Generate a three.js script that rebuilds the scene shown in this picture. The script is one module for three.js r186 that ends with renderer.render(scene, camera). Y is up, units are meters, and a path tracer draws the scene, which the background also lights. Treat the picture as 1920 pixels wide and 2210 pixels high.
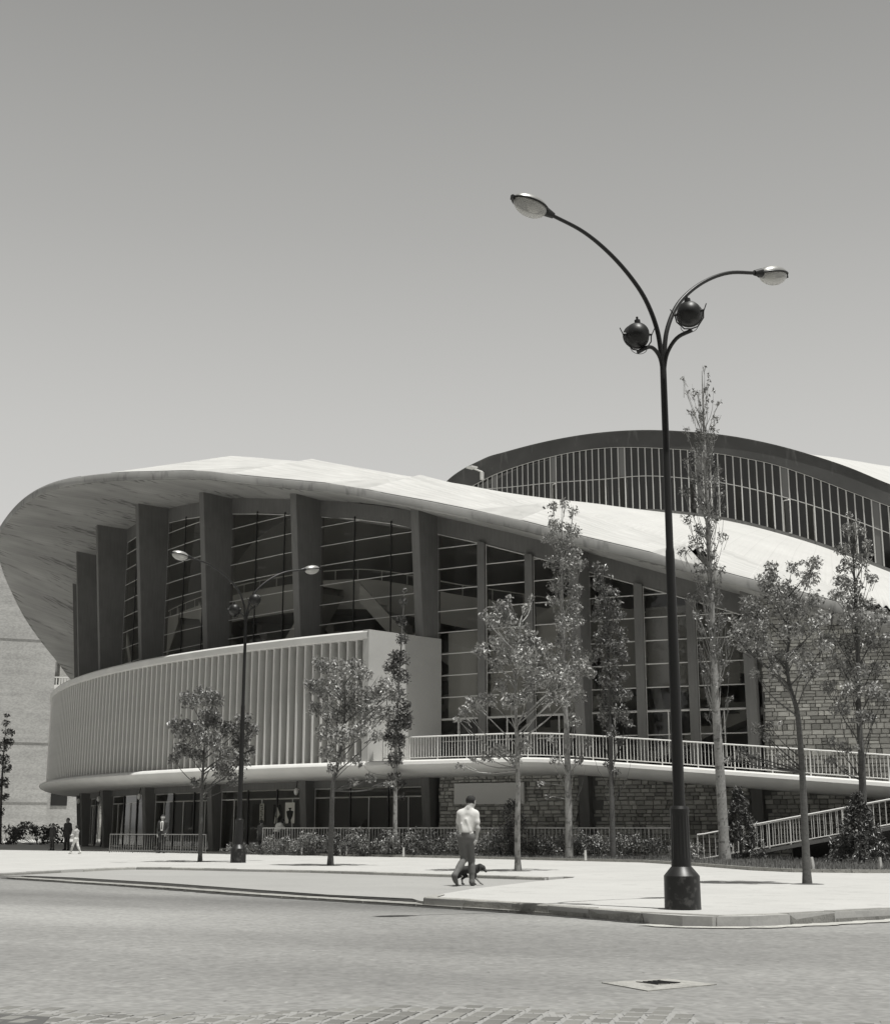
import * as THREE from 'three';
import { mergeGeometries, mergeVertices, toCreasedNormals } from 'three/addons/utils/BufferGeometryUtils.js';
import { MarchingCubes } from 'three/addons/objects/MarchingCubes.js';

// ---------------------------------------------------------------- camera, sky, sun, exposure
const scene = new THREE.Scene();
const camera = new THREE.PerspectiveCamera(40.44, 889 / 1024, 0.1, 3000);
camera.position.set(0, 1.1, 0);
camera.rotation.set(0.22354, 0, 0);           // waist-level camera tilted up about 12.8 degrees

const renderer = new THREE.WebGLRenderer({ antialias: true });
renderer.setSize(889, 1024);
renderer.toneMapping = THREE.LinearToneMapping;
renderer.toneMappingExposure = 1.0;
renderer.shadowMap.enabled = true;

const TINT = [1.0, 0.994, 0.964];              // the warm grey of a black-and-white print
{ // clear sky of a monochrome photograph: pale at the horizon, greyer towards the zenith
  const W = 64, Hh = 512, d = new Float32Array(W * Hh * 4);
  const key = [[-90, 0.20], [-8, 0.22], [-0.5, 0.4], [0.5, 0.72], [8, 0.66], [15.8, 0.56], [20, 0.49], [24.2, 0.42], [32.5, 0.315], [45, 0.24], [90, 0.20]];
  for (let j = 0; j < Hh; j++) {
    const el = (j + 0.5) / Hh * 180 - 90;
    let k = 0; while (k < key.length - 2 && el > key[k + 1][0]) k++;
    const t = Math.min(1, Math.max(0, (el - key[k][0]) / (key[k + 1][0] - key[k][0])));
    const L = key[k][1] + (key[k + 1][1] - key[k][1]) * t;
    for (let i = 0; i < W; i++) { const o = (j * W + i) * 4; d[o] = L * TINT[0]; d[o + 1] = L * TINT[1]; d[o + 2] = L * TINT[2]; d[o + 3] = 1; }
  }
  const sky = new THREE.DataTexture(d, W, Hh, THREE.RGBAFormat, THREE.FloatType);
  sky.mapping = THREE.EquirectangularReflectionMapping;
  sky.magFilter = sky.minFilter = THREE.LinearFilter;
  sky.needsUpdate = true;
  scene.background = sky;
  scene.environment = sky;
}
const sun = new THREE.DirectionalLight(new THREE.Color().setRGB(1.0, 0.99, 0.95), 4.6);
sun.position.set(19.0, 97.5, 19.0);           // high noon sun, behind the camera's right shoulder
sun.position.add(new THREE.Vector3(5, 0, -60));
sun.target.position.set(5, 0, -60);
sun.castShadow = true;
sun.shadow.mapSize.set(4096, 4096);
Object.assign(sun.shadow.camera, { left: -90, right: 90, top: 90, bottom: -90, near: 1, far: 400 });
scene.add(sun, sun.target);

// ---------------------------------------------------------------- helpers
function rng(seed) { let a = seed >>> 0; return () => { a |= 0; a = a + 0x6D2B79F5 | 0; let t = Math.imul(a ^ a >>> 15, 1 | a); t = t + Math.imul(t ^ t >>> 7, 61 | t) ^ t; return ((t ^ t >>> 14) >>> 0) / 4294967296; }; }
const R = d => d * Math.PI / 180;
const lerp = (a, b, t) => a + (b - a) * t;
const clamp = (x, a, b) => Math.min(b, Math.max(a, x));
function table(T, x, c) { // smooth interpolation in a table of rows [x, ...]
  if (x <= T[0][0]) return T[0][c];
  const n = T.length; if (x >= T[n - 1][0]) return T[n - 1][c];
  let k = 0; while (x > T[k + 1][0]) k++;
  const x0 = T[k][0], x1 = T[k + 1][0], h = x1 - x0, t = (x - x0) / h;
  const sl = i => { const a = Math.max(0, i - 1), b = Math.min(n - 1, i + 1); return (T[b][c] - T[a][c]) / (T[b][0] - T[a][0]); };
  const m0 = sl(k) * h, m1 = sl(k + 1) * h, t2 = t * t, t3 = t2 * t;
  return (2 * t3 - 3 * t2 + 1) * T[k][c] + (t3 - 2 * t2 + t) * m0 + (-2 * t3 + 3 * t2) * T[k + 1][c] + (t3 - t2) * m1;
}
const usedNames = {};
function numbered(n) { if (!(n in usedNames)) { usedNames[n] = 0; return n; } usedNames[n]++; return n + '_' + String(usedNames[n]).padStart(3, '0'); }
function thing(name, label, category, pos = [0, 0, 0], turn = 0, group) {
  const o = new THREE.Group(); o.name = numbered(name); o.position.set(...pos); o.rotation.y = turn;
  o.userData = { label, category }; if (group) o.userData.group = group; scene.add(o); return o;
}
function part(name, geo, mat, parent, pos, rotY) {
  const m = new THREE.Mesh(geo, mat); m.name = name; m.castShadow = m.receiveShadow = true;
  if (pos) m.position.set(...pos); if (rotY !== undefined) m.rotation.y = rotY;
  parent.add(m); return m;
}
function single(name, label, category, geo, mat, pos, rotY, group) {
  const m = part(numbered(name), geo, mat, scene, pos, rotY); m.userData = { label, category }; if (group) m.userData.group = group; return m;
}
function structure(name, geo, mat) { const m = part(name, geo, mat, scene); m.userData.kind = 'structure'; return m; }

// value noise that tiles with period p
function tileNoise(seed) {
  const r = rng(seed), T = new Float32Array(65536); for (let i = 0; i < 65536; i++) T[i] = r();
  const h = (x, y) => T[((x & 255) | ((y & 255) << 8))];
  return (x, y, p) => {
    const xi = Math.floor(x), yi = Math.floor(y), fx = x - xi, fy = y - yi, u = fx * fx * (3 - 2 * fx), v = fy * fy * (3 - 2 * fy);
    const m = (a) => ((a % p) + p) % p, a = m(xi), b = m(xi + 1), c = m(yi), d = m(yi + 1);
    return lerp(lerp(h(a, c), h(b, c), u), lerp(h(a, d), h(b, d), u), v);
  };
}
const N1 = tileNoise(11), N2 = tileNoise(23), N3 = tileNoise(37);
function fbm(N, u, v, p, oct) { let s = 0, a = 0.5, t = 0; for (let o = 0; o < oct; o++) { s += a * N(u * p, v * p, p); t += a; a *= 0.55; p *= 2; } return s / t; }
function grayTex(size, fn, metres, { data = false, h } = {}) { // fn(u,v) returns a linear grey (colour) or 0..1 (data)
  const H2 = h || size, d = new Uint8Array(size * H2 * 4);
  for (let j = 0; j < H2; j++) for (let i = 0; i < size; i++) {
    const g = fn((i + 0.5) / size, (j + 0.5) / H2), o = (j * size + i) * 4;
    for (let c = 0; c < 3; c++) {
      let x = clamp(data ? g : g * TINT[c], 0, 1);
      if (!data) x = x <= 0.0031308 ? x * 12.92 : 1.055 * Math.pow(x, 1 / 2.4) - 0.055;
      d[o + c] = x * 255 + 0.5;
    }
    d[o + 3] = 255;
  }
  const t = new THREE.DataTexture(d, size, H2, THREE.RGBAFormat); t.wrapS = t.wrapT = THREE.RepeatWrapping;
  t.magFilter = THREE.LinearFilter; t.minFilter = THREE.LinearMipmapLinearFilter; t.generateMipmaps = true;
  if (!data) t.colorSpace = THREE.SRGBColorSpace;
  if (metres) { if (Array.isArray(metres)) t.repeat.set(1 / metres[0], 1 / metres[1]); else t.repeat.set(1 / metres, 1 / metres); }
  t.needsUpdate = true; return t;
}
const G = (g) => new THREE.Color().setRGB(g * TINT[0], g * TINT[1], g * TINT[2]);
const std = (g, rough = 0.9, extra = {}) => new THREE.MeshStandardMaterial({ color: G(g), roughness: rough, ...extra });
const mapped = (map, rough = 0.9, extra = {}) => new THREE.MeshStandardMaterial({ map, roughness: rough, ...extra });

// ---- geometry helpers
function quadsToGeo(quads) { // list of [a,b,c,d] (each Vector3-like array), uv in metres along the edges
  const P = [], U = [];
  const len = (a, b) => Math.hypot(a[0] - b[0], a[1] - b[1], a[2] - b[2]);
  for (const q of quads) {
    const [a, b, c, d] = q, w = Math.max(len(a, b), len(d, c)), h = Math.max(len(b, c), len(a, d));
    const o = q.uv || [a[0] + a[2], a[1]];
    P.push(...a, ...b, ...c, ...a, ...c, ...d);
    U.push(o[0], o[1], o[0] + w, o[1], o[0] + w, o[1] + h, o[0], o[1], o[0] + w, o[1] + h, o[0], o[1] + h);
  }
  const g = new THREE.BufferGeometry();
  g.setAttribute('position', new THREE.Float32BufferAttribute(P, 3)); g.setAttribute('uv', new THREE.Float32BufferAttribute(U, 2));
  g.computeVertexNormals(); return g;
}
// hexahedron: bottom ring b0..b3 (counter-clockwise from above), top ring t0..t3
function hexa(b, t) { return quadsToGeo([[b[0], b[1], t[1], t[0]], [b[1], b[2], t[2], t[1]], [b[2], b[3], t[3], t[2]], [b[3], b[0], t[0], t[3]], [t[0], t[1], t[2], t[3]], [b[3], b[2], b[1], b[0]]]); }
function box(w, h, d, x = 0, y = 0, z = 0) {
  const a = w / 2, c = d / 2, y0 = y - h / 2, y1 = y + h / 2;
  return hexa([[x - a, y0, z + c], [x + a, y0, z + c], [x + a, y0, z - c], [x - a, y0, z - c]], [[x - a, y1, z + c], [x + a, y1, z + c], [x + a, y1, z - c], [x - a, y1, z - c]]);
}
// surface of rows of points; rows[i] is a polyline; uv in metres
function grid(rows, crease = 0.5, flip = false) {
  const P = [], U = []; let u = 0;
  const len = (a, b) => Math.hypot(a[0] - b[0], a[1] - b[1], a[2] - b[2]);
  const push = (p, uu, vv) => { P.push(...p); U.push(uu, vv); };
  for (let i = 0; i + 1 < rows.length; i++) {
    const A = rows[i], B = rows[i + 1]; const mid = Math.floor(A.length / 2); const du = len(A[mid], B[mid]); let v = 0;
    for (let j = 0; j + 1 < A.length; j++) {
      const dv = len(A[j], A[j + 1]); const q = [[A[j], u, v], [B[j], u + du, v], [B[j + 1], u + du, v + dv], [A[j + 1], u, v + dv]];
      if (flip) q.reverse();
      for (const k of [0, 1, 2, 0, 2, 3]) push(...q[k]);
      v += dv;
    }
    u += du;
  }
  let g = new THREE.BufferGeometry();
  g.setAttribute('position', new THREE.Float32BufferAttribute(P, 3)); g.setAttribute('uv', new THREE.Float32BufferAttribute(U, 2));
  return toCreasedNormals(g, crease);
}
function tube(points, radii, seg = 8, caps = true) { // tapered tube through points
  const n = points.length, rows = []; let prev = null;
  const V = points.map(p => new THREE.Vector3(...p));
  for (let i = 0; i < n; i++) {
    const t = new THREE.Vector3().subVectors(V[Math.min(n - 1, i + 1)], V[Math.max(0, i - 1)]).normalize();
    let s = prev ? prev.clone().addScaledVector(t, -prev.dot(t)) : (Math.abs(t.y) > 0.9 ? new THREE.Vector3(1, 0, 0) : new THREE.Vector3(0, 1, 0)).cross(t);
    s.normalize(); prev = s; const b = new THREE.Vector3().crossVectors(t, s); const r = Array.isArray(radii) ? radii[i] : radii; const ring = [];
    for (let k = 0; k <= seg; k++) { const a = k / seg * Math.PI * 2; const q = V[i].clone().addScaledVector(s, Math.cos(a) * r).addScaledVector(b, Math.sin(a) * r); ring.push([q.x, q.y, q.z]); }
    rows.push(ring);
  }
  if (caps) { rows.unshift(rows[0].map(() => points[0])); rows.push(rows[rows.length - 1].map(() => points[n - 1])); }
  return grid(rows, 0.9, true);
}
function curve(pts, n) { return new THREE.CatmullRomCurve3(pts.map(p => new THREE.Vector3(...p)), false, 'centripetal').getPoints(n).map(v => [v.x, v.y, v.z]); }
function lathe(profile, seg = 32) { const rows = []; for (let i = 0; i <= seg; i++) { const a = i / seg * Math.PI * 2; rows.push(profile.map(([r, y]) => [Math.sin(a) * r, y, Math.cos(a) * r])); } return grid(rows, 0.4); }
function merge(list) { const L = list.map(g => (g.index ? g.toNonIndexed() : g)); for (const g of L) for (const k of Object.keys(g.attributes)) if (!['position', 'normal', 'uv'].includes(k)) g.deleteAttribute(k); return mergeGeometries(L); }

// ---------------------------------------------------------------- materials
const T_concrete = grayTex(512, (u, v) => 0.185 * (0.80 + 0.30 * fbm(N1, u, v, 4, 5) + 0.12 * (N2(u * 64, v * 8, 64) - 0.5)) , 4);
const T_soffit = grayTex(1024, (u, v) => { // board-marked concrete with damp stains and short dark streaks
  const w = u + 0.45 * v, board = 0.16 * (N1(u * 48, v * 3, 48) - 0.5) + 0.08 * (N2(u * 96, v * 6, 96) - 0.5);
  let g = 0.36 * (0.74 + 0.48 * fbm(N3, u, v, 4, 6) + board);
  const st = fbm(N2, w * 1, v * 0.28, 40, 3), area = fbm(N1, u, v, 5, 3); g *= 1 - 0.5 * clamp((st - 0.54) * 7, 0, 1) * clamp((area - 0.45) * 5, 0, 1);
  const seam = Math.abs((u * 5) % 1 - 0.5); if (seam < 0.008) g *= 0.82;
  return g;
}, 9);
const T_roof = grayTex(512, (u, v) => 0.50 * (0.86 + 0.20 * fbm(N2, u, v, 4, 5) + 0.20 * (N1(u * 4, v * 36, 256) - 0.5)) * (((u * 3) % 1) < 0.012 ? 1.12 : 1), 5);
const T_darkband = grayTex(512, (u, v) => { const s = fbm(N1, u * 1, v * 0.25, 24, 3); return 0.085 * (0.6 + 0.6 * fbm(N3, u, v, 5, 4) + (s > 0.62 ? 0.7 * (s - 0.62) / 0.2 : 0)); }, 9);
const T_brick = grayTex(1024, (u, v) => { // far brickwork, too fine to tell apart: tone of courses and blotches
  const row = Math.floor(v * 160), c = N1(u * 96 + (row % 2) * 0.5, row, 160);
  return 0.45 * (0.78 + 0.26 * c + 0.28 * (fbm(N2, u, v, 6, 4) - 0.5) + 0.16 * (N3(u * 3, v * 46, 46) - 0.5)) * (((v * 160) % 1) < 0.18 ? 0.90 : 1);
}, 14);
const T_pave = grayTex(1024, (u, v) => 0.50 * (0.86 + 0.16 * fbm(N1, u, v, 5, 6) + 0.10 * (N2(u * 256, v * 256, 256) - 0.5)) * (fbm(N3, u, v, 16, 4) > 0.68 ? 0.92 : 1), 6);
const T_kerb = grayTex(512, (u, v) => { const s = N2(u * 120, v * 120, 120); return 0.33 * (0.72 + 0.36 * fbm(N3, u, v, 8, 5) + 0.24 * (s - 0.5)) * (fbm(N1, u, v, 14, 4) > 0.62 ? 0.74 : 1); }, 2);
const T_asphalt = grayTex(1024, (u, v) => 0.24 * (0.86 + 0.20 * fbm(N3, u, v, 4, 6) + 0.22 * (N1(u * 250, v * 250, 250) - 0.5)), 4);
const T_grain = grayTex(256, (u, v) => fbm(N2, u, v, 32, 3), 0.7, { data: true });
const T_stone = grayTex(512, (u, v) => 0.51 * (0.72 + 0.46 * fbm(N1, u, v, 6, 5) + 0.14 * (N3(u * 128, v * 128, 128) - 0.5)), 1.6);
const T_bark = grayTex(256, (u, v) => 0.11 * (0.6 + 0.8 * fbm(N2, u * 2, v * 0.5, 16, 4)), 0.8);
const T_barkPale = grayTex(256, (u, v) => 0.34 * (0.62 + 0.6 * fbm(N3, u, v * 0.6, 12, 4)) * (fbm(N1, u, v, 6, 3) > 0.62 ? 0.55 : 1), 0.9);
const M = {
  concrete: mapped(T_concrete, 0.92, { bumpMap: T_grain, bumpScale: 0.002 }),
  soffit: mapped(T_soffit, 0.95),
  roof: mapped(T_roof, 0.9),
  sheet: mapped(grayTex(512, (u, v) => 0.53 * (0.9 + 0.16 * fbm(N2, u, v, 5, 5)) * (((u * 8) % 1) < 0.03 || ((v * 4) % 1) < 0.02 ? 0.9 : 1), 8), 0.75),
  darkBand: mapped(T_darkband, 0.85),
  fin: mapped(grayTex(256, (u, v) => 0.66 * (0.90 + 0.2 * fbm(N1, u, v, 6, 4)), 3), 0.85),
  light: mapped(grayTex(256, (u, v) => 0.66 * (0.92 + 0.16 * fbm(N3, u, v, 5, 4)), 4), 0.85),
  render: mapped(grayTex(512, (u, v) => 0.50 * (0.93 + 0.10 * fbm(N2, u, v, 5, 5) + 0.05 * (N1(u * 128, v * 128, 128) - 0.5)), 4), 0.92),
  white: std(0.78, 0.5),
  frame: std(0.70, 0.5),
  darkMetal: std(0.03, 0.4),
  interior: std(0.28, 0.95), interiorDark: std(0.24, 0.95), interiorPale: std(0.45, 0.9),
  glass: new THREE.MeshPhysicalMaterial({ color: G(0.85), roughness: 0.02, transmission: 1, thickness: 0, ior: 1.5, side: THREE.DoubleSide }),
  glassDark: new THREE.MeshPhysicalMaterial({ color: G(0.30), roughness: 0.04, transmission: 1, thickness: 0, ior: 1.5, side: THREE.DoubleSide }),
  glassPale: new THREE.MeshStandardMaterial({ color: G(0.16), roughness: 0.25 }),
  barrier: std(0.22, 0.6),
  mortar: std(0.20, 0.95),
  stone: [0.62, 0.85, 1.0, 1.18, 1.42].map(k => mapped(T_stone, 0.93, { color: G(k) })),
  pave: mapped(T_pave, 0.95), kerb: [0.8, 1.0, 1.15].map(k => mapped(T_kerb, 0.95, { color: G(k), bumpMap: T_grain, bumpScale: 0.004 })),
  asphalt: mapped(T_asphalt, 0.95), brick: mapped(T_brick, 0.95),
  iron: new THREE.MeshStandardMaterial({ color: G(0.012), roughness: 0.45 }),
  ironWorn: mapped(grayTex(256, (u, v) => { const s = fbm(N1, u, v, 10, 4); return 0.011 + 0.010 * s + 0.045 * clamp((s - 0.6) * 6, 0, 1); }, 0.9), 0.42),
  lampGlass: new THREE.MeshPhysicalMaterial({ color: G(0.85), roughness: 0.3, transmission: 0.55, thickness: 0, side: THREE.DoubleSide }),
  alu: new THREE.MeshStandardMaterial({ color: G(0.45), roughness: 0.35, metalness: 0.6 }),
  bark: mapped(T_bark, 0.95), barkPale: mapped(T_barkPale, 0.9),
  leaf: [0.10, 0.20, 0.31].map(g => new THREE.MeshStandardMaterial({ color: G(g), roughness: 0.38, side: THREE.DoubleSide, vertexColors: true })),
  tar: std(0.035, 0.9), sand: std(0.30, 0.95),
};

// ---------------------------------------------------------------- the ground: road, driveway, pavement, lawn
const ROAD = -0.13, DRIVE = -0.06;
const rGround = rng(5);
{
  structure('ground', quadsToGeo([[[-900, ROAD - 0.02, 600], [900, ROAD - 0.02, 600], [900, ROAD - 0.02, -1500], [-900, ROAD - 0.02, -1500]]]), M.asphalt);
  // worn asphalt with tyre-polished bands, patches and dust gathered by the kerb
  const X0 = -16, X1 = 16, Z0 = -42, Z1 = -7, W = 2048, Hh = 2048;
  const tx = grayTex(W, (u, v) => {
    const x = lerp(X0, X1, u), z = lerp(Z1, Z0, v);
    let g = 0.228 * (0.78 + 0.34 * fbm(N3, u, v, 10, 7));
    const bend = z + 0.016 * (x - 3) * (x - 3) - 0.30 * x + 1.2 * N1(u * 6, v * 6, 64);
    g *= 1 + 0.7 * (fbm(N2, u * 0.12, (bend + 60) / 80, 26, 4) - 0.5) + 0.55 * (N1(u * 3, (bend + 60) * 0.42, 256) - 0.5);
    g *= 0.74 + 0.34 * N2(u * 900, v * 900, 256) + 0.20 * N1(u * 380 + 9, v * 380, 256);
    const pt = N3(u * 500, v * 500, 256); if (pt > 0.965) g *= 1.35; else if (pt < 0.03) g *= 0.6;
    const edge = 1.13 * (x + 11.2) + 36.6 + z;                // distance in front of the flush strip on the left
    const dust = fbm(N1, u, v, 20, 5);
    const d = Math.abs(edge) + 1.3 * (dust - 0.5);
    if (d < 1.5 && x < 3.5) g = lerp(g, 0.37, clamp((1.5 - d) / 1.2, 0, 1) * (0.45 + 0.5 * dust));
    return g;
  }, null, { h: Hh });
  tx.wrapS = tx.wrapT = THREE.ClampToEdgeWrapping;
  const g = new THREE.BufferGeometry();
  g.setAttribute('position', new THREE.Float32BufferAttribute([X0, ROAD, Z1, X1, ROAD, Z1, X1, ROAD, Z0, X0, ROAD, Z0], 3));
  g.setAttribute('uv', new THREE.Float32BufferAttribute([0, 0, 1, 0, 1, 1, 0, 1], 2)); g.setIndex([0, 1, 2, 0, 2, 3]); g.computeVertexNormals();
  structure('road', g, mapped(tx, 0.93, { bumpMap: T_grain, bumpScale: 0.003 }));
}
// flat shape at height y from [x,z] outline
function sheet(outline, y, depth = 0) {
  const s = new THREE.Shape(outline.map(([x, z]) => new THREE.Vector2(x, -z)));
  const g = depth ? new THREE.ExtrudeGeometry(s, { depth, bevelEnabled: false }) : new THREE.ShapeGeometry(s);
  g.rotateX(-Math.PI / 2); g.translate(0, y - depth, 0); return g;
}
const KERB_FAR = [[-26, -20.5], [-11.05, -35.66], [-9.96, -38.6], [-9.34, -40.6], [-8.6, -41.2], [-7.4, -40.6], [-5.59, -39.24], [-3.4, -37.97], [0.15, -34.61], [2.26, -32.69]];
const TAPER = [[2.75, -33.4], [3.0, -33.2], [2.9, -32.6], [1.9, -30.4], [0.52, -26.74], [0.0, -24.86], [-0.34, -23.4]];
const KERB_NEAR = [[-0.34, -23.23], [0.43, -22.4], [1.3, -21.28], [2.12, -19.95], [2.75, -18.98], [3.05, -18.6], [3.4, -18.42], [3.9, -18.5], [4.6, -18.95], [6.19, -20.08], [12, -24.2], [40, -44]];
{
  const outline = [...KERB_FAR, ...TAPER, ...KERB_NEAR, [90, -60], [90, -220], [-120, -220], [-120, -20.5]];
  structure('pavement', sheet(outline, 0, 0.2), M.pave);
  const dr = [[-26, -21.3], ...KERB_FAR.slice(1), ...TAPER, [-0.40, -23.5], [-0.55, -24.33], [-2.1, -25.77], [-4.02, -28.37], [-6.15, -31.32], [-8.93, -35.0], [-11.4, -36.6]];
  structure('driveway', sheet([...KERB_FAR.slice(1), ...TAPER, [-0.42, -23.6], [-0.55, -24.33], [-2.1, -25.77], [-4.02, -28.37], [-6.15, -31.32], [-8.93, -34.6], [-10.6, -36.0]], DRIVE, 0.07),
    mapped(grayTex(512, (u, v) => 0.345 * (0.88 + 0.18 * fbm(N2, u, v, 4, 6) + 0.08 * (N1(u * 128, v * 128, 128) - 0.5)), 7), 0.95));
}
const pavement = scene.getObjectByName('pavement');
// kerb stones: separate granite blocks along a polyline, standing on the road side of the pavement
function kerbRow(line, y0, y1, w, lengths, seed, outward) {
  const r = rng(seed); const pts = []; let acc = 0;
  const L = [0]; for (let i = 1; i < line.length; i++) { acc += Math.hypot(line[i][0] - line[i - 1][0], line[i][1] - line[i - 1][1]); L.push(acc); }
  const at = s => { let k = 0; while (k < L.length - 2 && s > L[k + 1]) k++; const t = (s - L[k]) / (L[k + 1] - L[k]); return [lerp(line[k][0], line[k + 1][0], t), lerp(line[k][1], line[k + 1][1], t)]; };
  let s = 0;
  while (s < acc - 0.1) {
    const l = Math.min(lengths[0] + r() * lengths[1], acc - s), gap = 0.012; const a = at(s + gap), b = at(s + l - gap);
    const dx = b[0] - a[0], dz = b[1] - a[1], n = Math.hypot(dx, dz), nx = -dz / n * outward, nz = dx / n * outward;
    const up = (r() - 0.5) * 0.012, j = (r() - 0.5) * 0.02, c = 0.018;
    const P = (p, o, y) => [p[0] + nx * o, y, p[1] + nz * o];
    const ring = p => [P(p, -w, y1 + up), P(p, -c + j, y1 + up), P(p, j, y1 + up - c), P(p, j + 0.012, y0 - 0.03)];
    const g = grid([ring(a), ring(b)], 0.3, outward > 0);
    const cap = (p, f) => { const q = ring(p); const e = P(p, -w, y0 - 0.03); return quadsToGeo([f ? [q[0], q[1], q[2], q[3]] : [q[3], q[2], q[1], q[0]], f ? [q[0], q[3], e, e] : [e, e, q[3], q[0]]]); };
    part('kerb_stone', merge([g, cap(a, true), cap(b, false)]), M.kerb[Math.floor(r() * 3)], pavement);
    s += l;
  }
}
kerbRow(KERB_FAR.slice(1), DRIVE, 0.008, 0.16, [0.9, 0.5], 3, 1);
kerbRow(KERB_NEAR.slice(0, 11), ROAD, 0.008, 0.2, [0.8, 0.5], 9, 1);
kerbRow([[-0.2, -24.2], [-0.40, -23.7], [-0.34, -23.23]], ROAD, 0.008, 0.2, [0.9, 0.2], 10, 1);
{ // flush granite strip along the mouth of the driveway, with open tar joints on either side, and the gutter slabs before the kerb
  const up = [[-13.5, -39.6], [-11.4, -37.3], [-8.93, -35.0], [-6.15, -31.32], [-4.02, -28.37], [-2.1, -25.77], [-0.75, -24.35]];
  const lo = [[-13.5, -38.3], [-11.21, -36.0], [-6.8, -30.84], [-3.8, -26.86], [-1.24, -24.0], [-0.33, -23.0], [1.6, -20.65], [2.74, -18.9]];
  const r = rng(77); const strips = (line, w, y, amp) => {
    const q = []; let prev = null; const fine = [];
    for (let i = 1; i < line.length; i++) { const n = Math.ceil(Math.hypot(line[i][0] - line[i - 1][0], line[i][1] - line[i - 1][1]) / 0.18); for (let k = 0; k < n; k++) fine.push([lerp(line[i - 1][0], line[i][0], k / n), lerp(line[i - 1][1], line[i][1], k / n)]); }
    fine.forEach((p, i) => { const n = fine[Math.min(i + 1, fine.length - 1)], m = fine[Math.max(0, i - 1)], dx = n[0] - m[0], dz = n[1] - m[1], l = Math.hypot(dx, dz) || 1; const o1 = w / 2 + (r() - 0.3) * amp, o2 = w / 2 + (r() - 0.3) * amp; const a = [p[0] - dz / l * o1, y, p[1] + dx / l * o1], b = [p[0] + dz / l * o2, y, p[1] - dx / l * o2]; if (prev) q.push([prev[0], a, b, prev[1]].reverse()); prev = [a, b]; });
    return quadsToGeo(q);
  };
  const road = scene.getObjectByName('road');
  // slabs of the strip: low granite blocks between the two tar joints
  let mid = lo.map((p, i) => p);
  const slab = (line, off, w, y, seed, lens) => {
    const q = rng(seed); let acc = 0; const L = [0]; for (let i = 1; i < line.length; i++) { acc += Math.hypot(line[i][0] - line[i - 1][0], line[i][1] - line[i - 1][1]); L.push(acc); }
    const at = s => { let k = 0; while (k < L.length - 2 && s > L[k + 1]) k++; const t = (s - L[k]) / (L[k + 1] - L[k]); return [lerp(line[k][0], line[k + 1][0], t), lerp(line[k][1], line[k + 1][1], t)]; };
    for (let s = 0; s < acc - 0.2;) { const l = Math.min(lens + q() * 0.5, acc - s); const a = at(s + 0.01), b = at(s + l - 0.01); const dx = b[0] - a[0], dz = b[1] - a[1], n = Math.hypot(dx, dz); const nx = -dz / n, nz = dx / n, yy = y + q() * 0.006;
      const A = [a[0] + nx * off, a[1] + nz * off], B = [b[0] + nx * off, b[1] + nz * off], C = [b[0] + nx * (off - w), b[1] + nz * (off - w)], D = [a[0] + nx * (off - w), a[1] + nz * (off - w)];
      const f = (p, h) => [p[0], h, p[1]];
      part('gutter_slab', hexa([f(A, ROAD - 0.03), f(B, ROAD - 0.03), f(C, ROAD - 0.03), f(D, ROAD - 0.03)], [f(A, yy), f(B, yy), f(C, yy), f(D, yy)]), M.kerb[1 + Math.floor(q() * 2)], road); s += l; }
  };
  slab(lo, -0.10, 0.42, ROAD + 0.03, 41, 1.0);
  part('tar_joint', strips(lo, 0.11, ROAD + 0.005, 0.06), M.tar, road);
  part('tar_joint', strips(lo.slice(0, 6).map(([x, z]) => [x + 0.42, z - 0.40]), 0.12, ROAD + 0.045, 0.07), M.tar, road);
  // broken cement fillet at the foot of the corner kerb
  const fil = [[2.6, -18.75], [2.9, -18.35], [3.35, -18.2], [4.0, -18.28], [4.8, -18.75], [6.3, -19.8], [12, -23.9], [20, -29.6]];
  part('cement_fillet', strips(fil, 0.26, ROAD + 0.012, 0.12), mapped(T_kerb, 0.95, { color: G(1.5) }), road);
  // a square drain set in a cement frame
  const drain = thing('storm_drain', 'square iron drain grate set in a pale cement frame on the asphalt', 'drain', [1.72, ROAD, -11.76]);
  const fr = [[-0.45, -0.10], [0.14, -0.39], [0.46, 0.03], [-0.16, 0.49]], inn = [[-0.17, -0.10], [0.05, -0.24], [0.18, -0.04], [-0.02, 0.10]];
  const q = []; for (let i = 0; i < 4; i++) { const j = (i + 1) % 4; const f = (p, y) => [p[0], y, p[1]]; q.push([f(fr[i], 0.008), f(inn[i], 0.008), f(inn[j], 0.008), f(fr[j], 0.008)].reverse()); q.push([f(fr[i], 0.008), f(fr[j], 0.008), f(fr[j], -0.01), f(fr[i], -0.01)].reverse()); q.push([f(inn[i], 0.008), f(inn[j], 0.016), f(inn[j], 0.003), f(inn[i], 0.003)]); }
  part('cement_frame', quadsToGeo(q), mapped(T_kerb, 0.95, { color: G(1.15) }), drain);
  part('pit', quadsToGeo([inn.map(p => [p[0], 0.004, p[1]]).reverse()]), M.tar, drain);
  for (let k = 0; k < 5; k++) { const t = (k + 0.5) / 5; const a = [lerp(inn[0][0], inn[1][0], t), lerp(inn[0][1], inn[1][1], t)], b = [lerp(inn[3][0], inn[2][0], t), lerp(inn[3][1], inn[2][1], t)]; part('grate_bar', tube([[a[0], 0.006, a[1]], [b[0], 0.006, b[1]]], 0.008, 6), M.iron, drain); }
  // old stone setts showing through the worn asphalt at the very front, with sandy joints
  const dir = [Math.cos(R(75)), Math.sin(R(75))], rs = rng(19); const cells = []; let count = 0;
  const geoms = [0, 1, 2].map(k => { const h = 0.028, a = 0.5, b = 0.37; return grid([[[-a, 0, a], [-b, h, b], [b, h, b], [a, 0, a]], [[-a, 0, -a], [-b, h, -b], [b, h, -b], [a, 0, -a]]], 0.6); });
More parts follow.
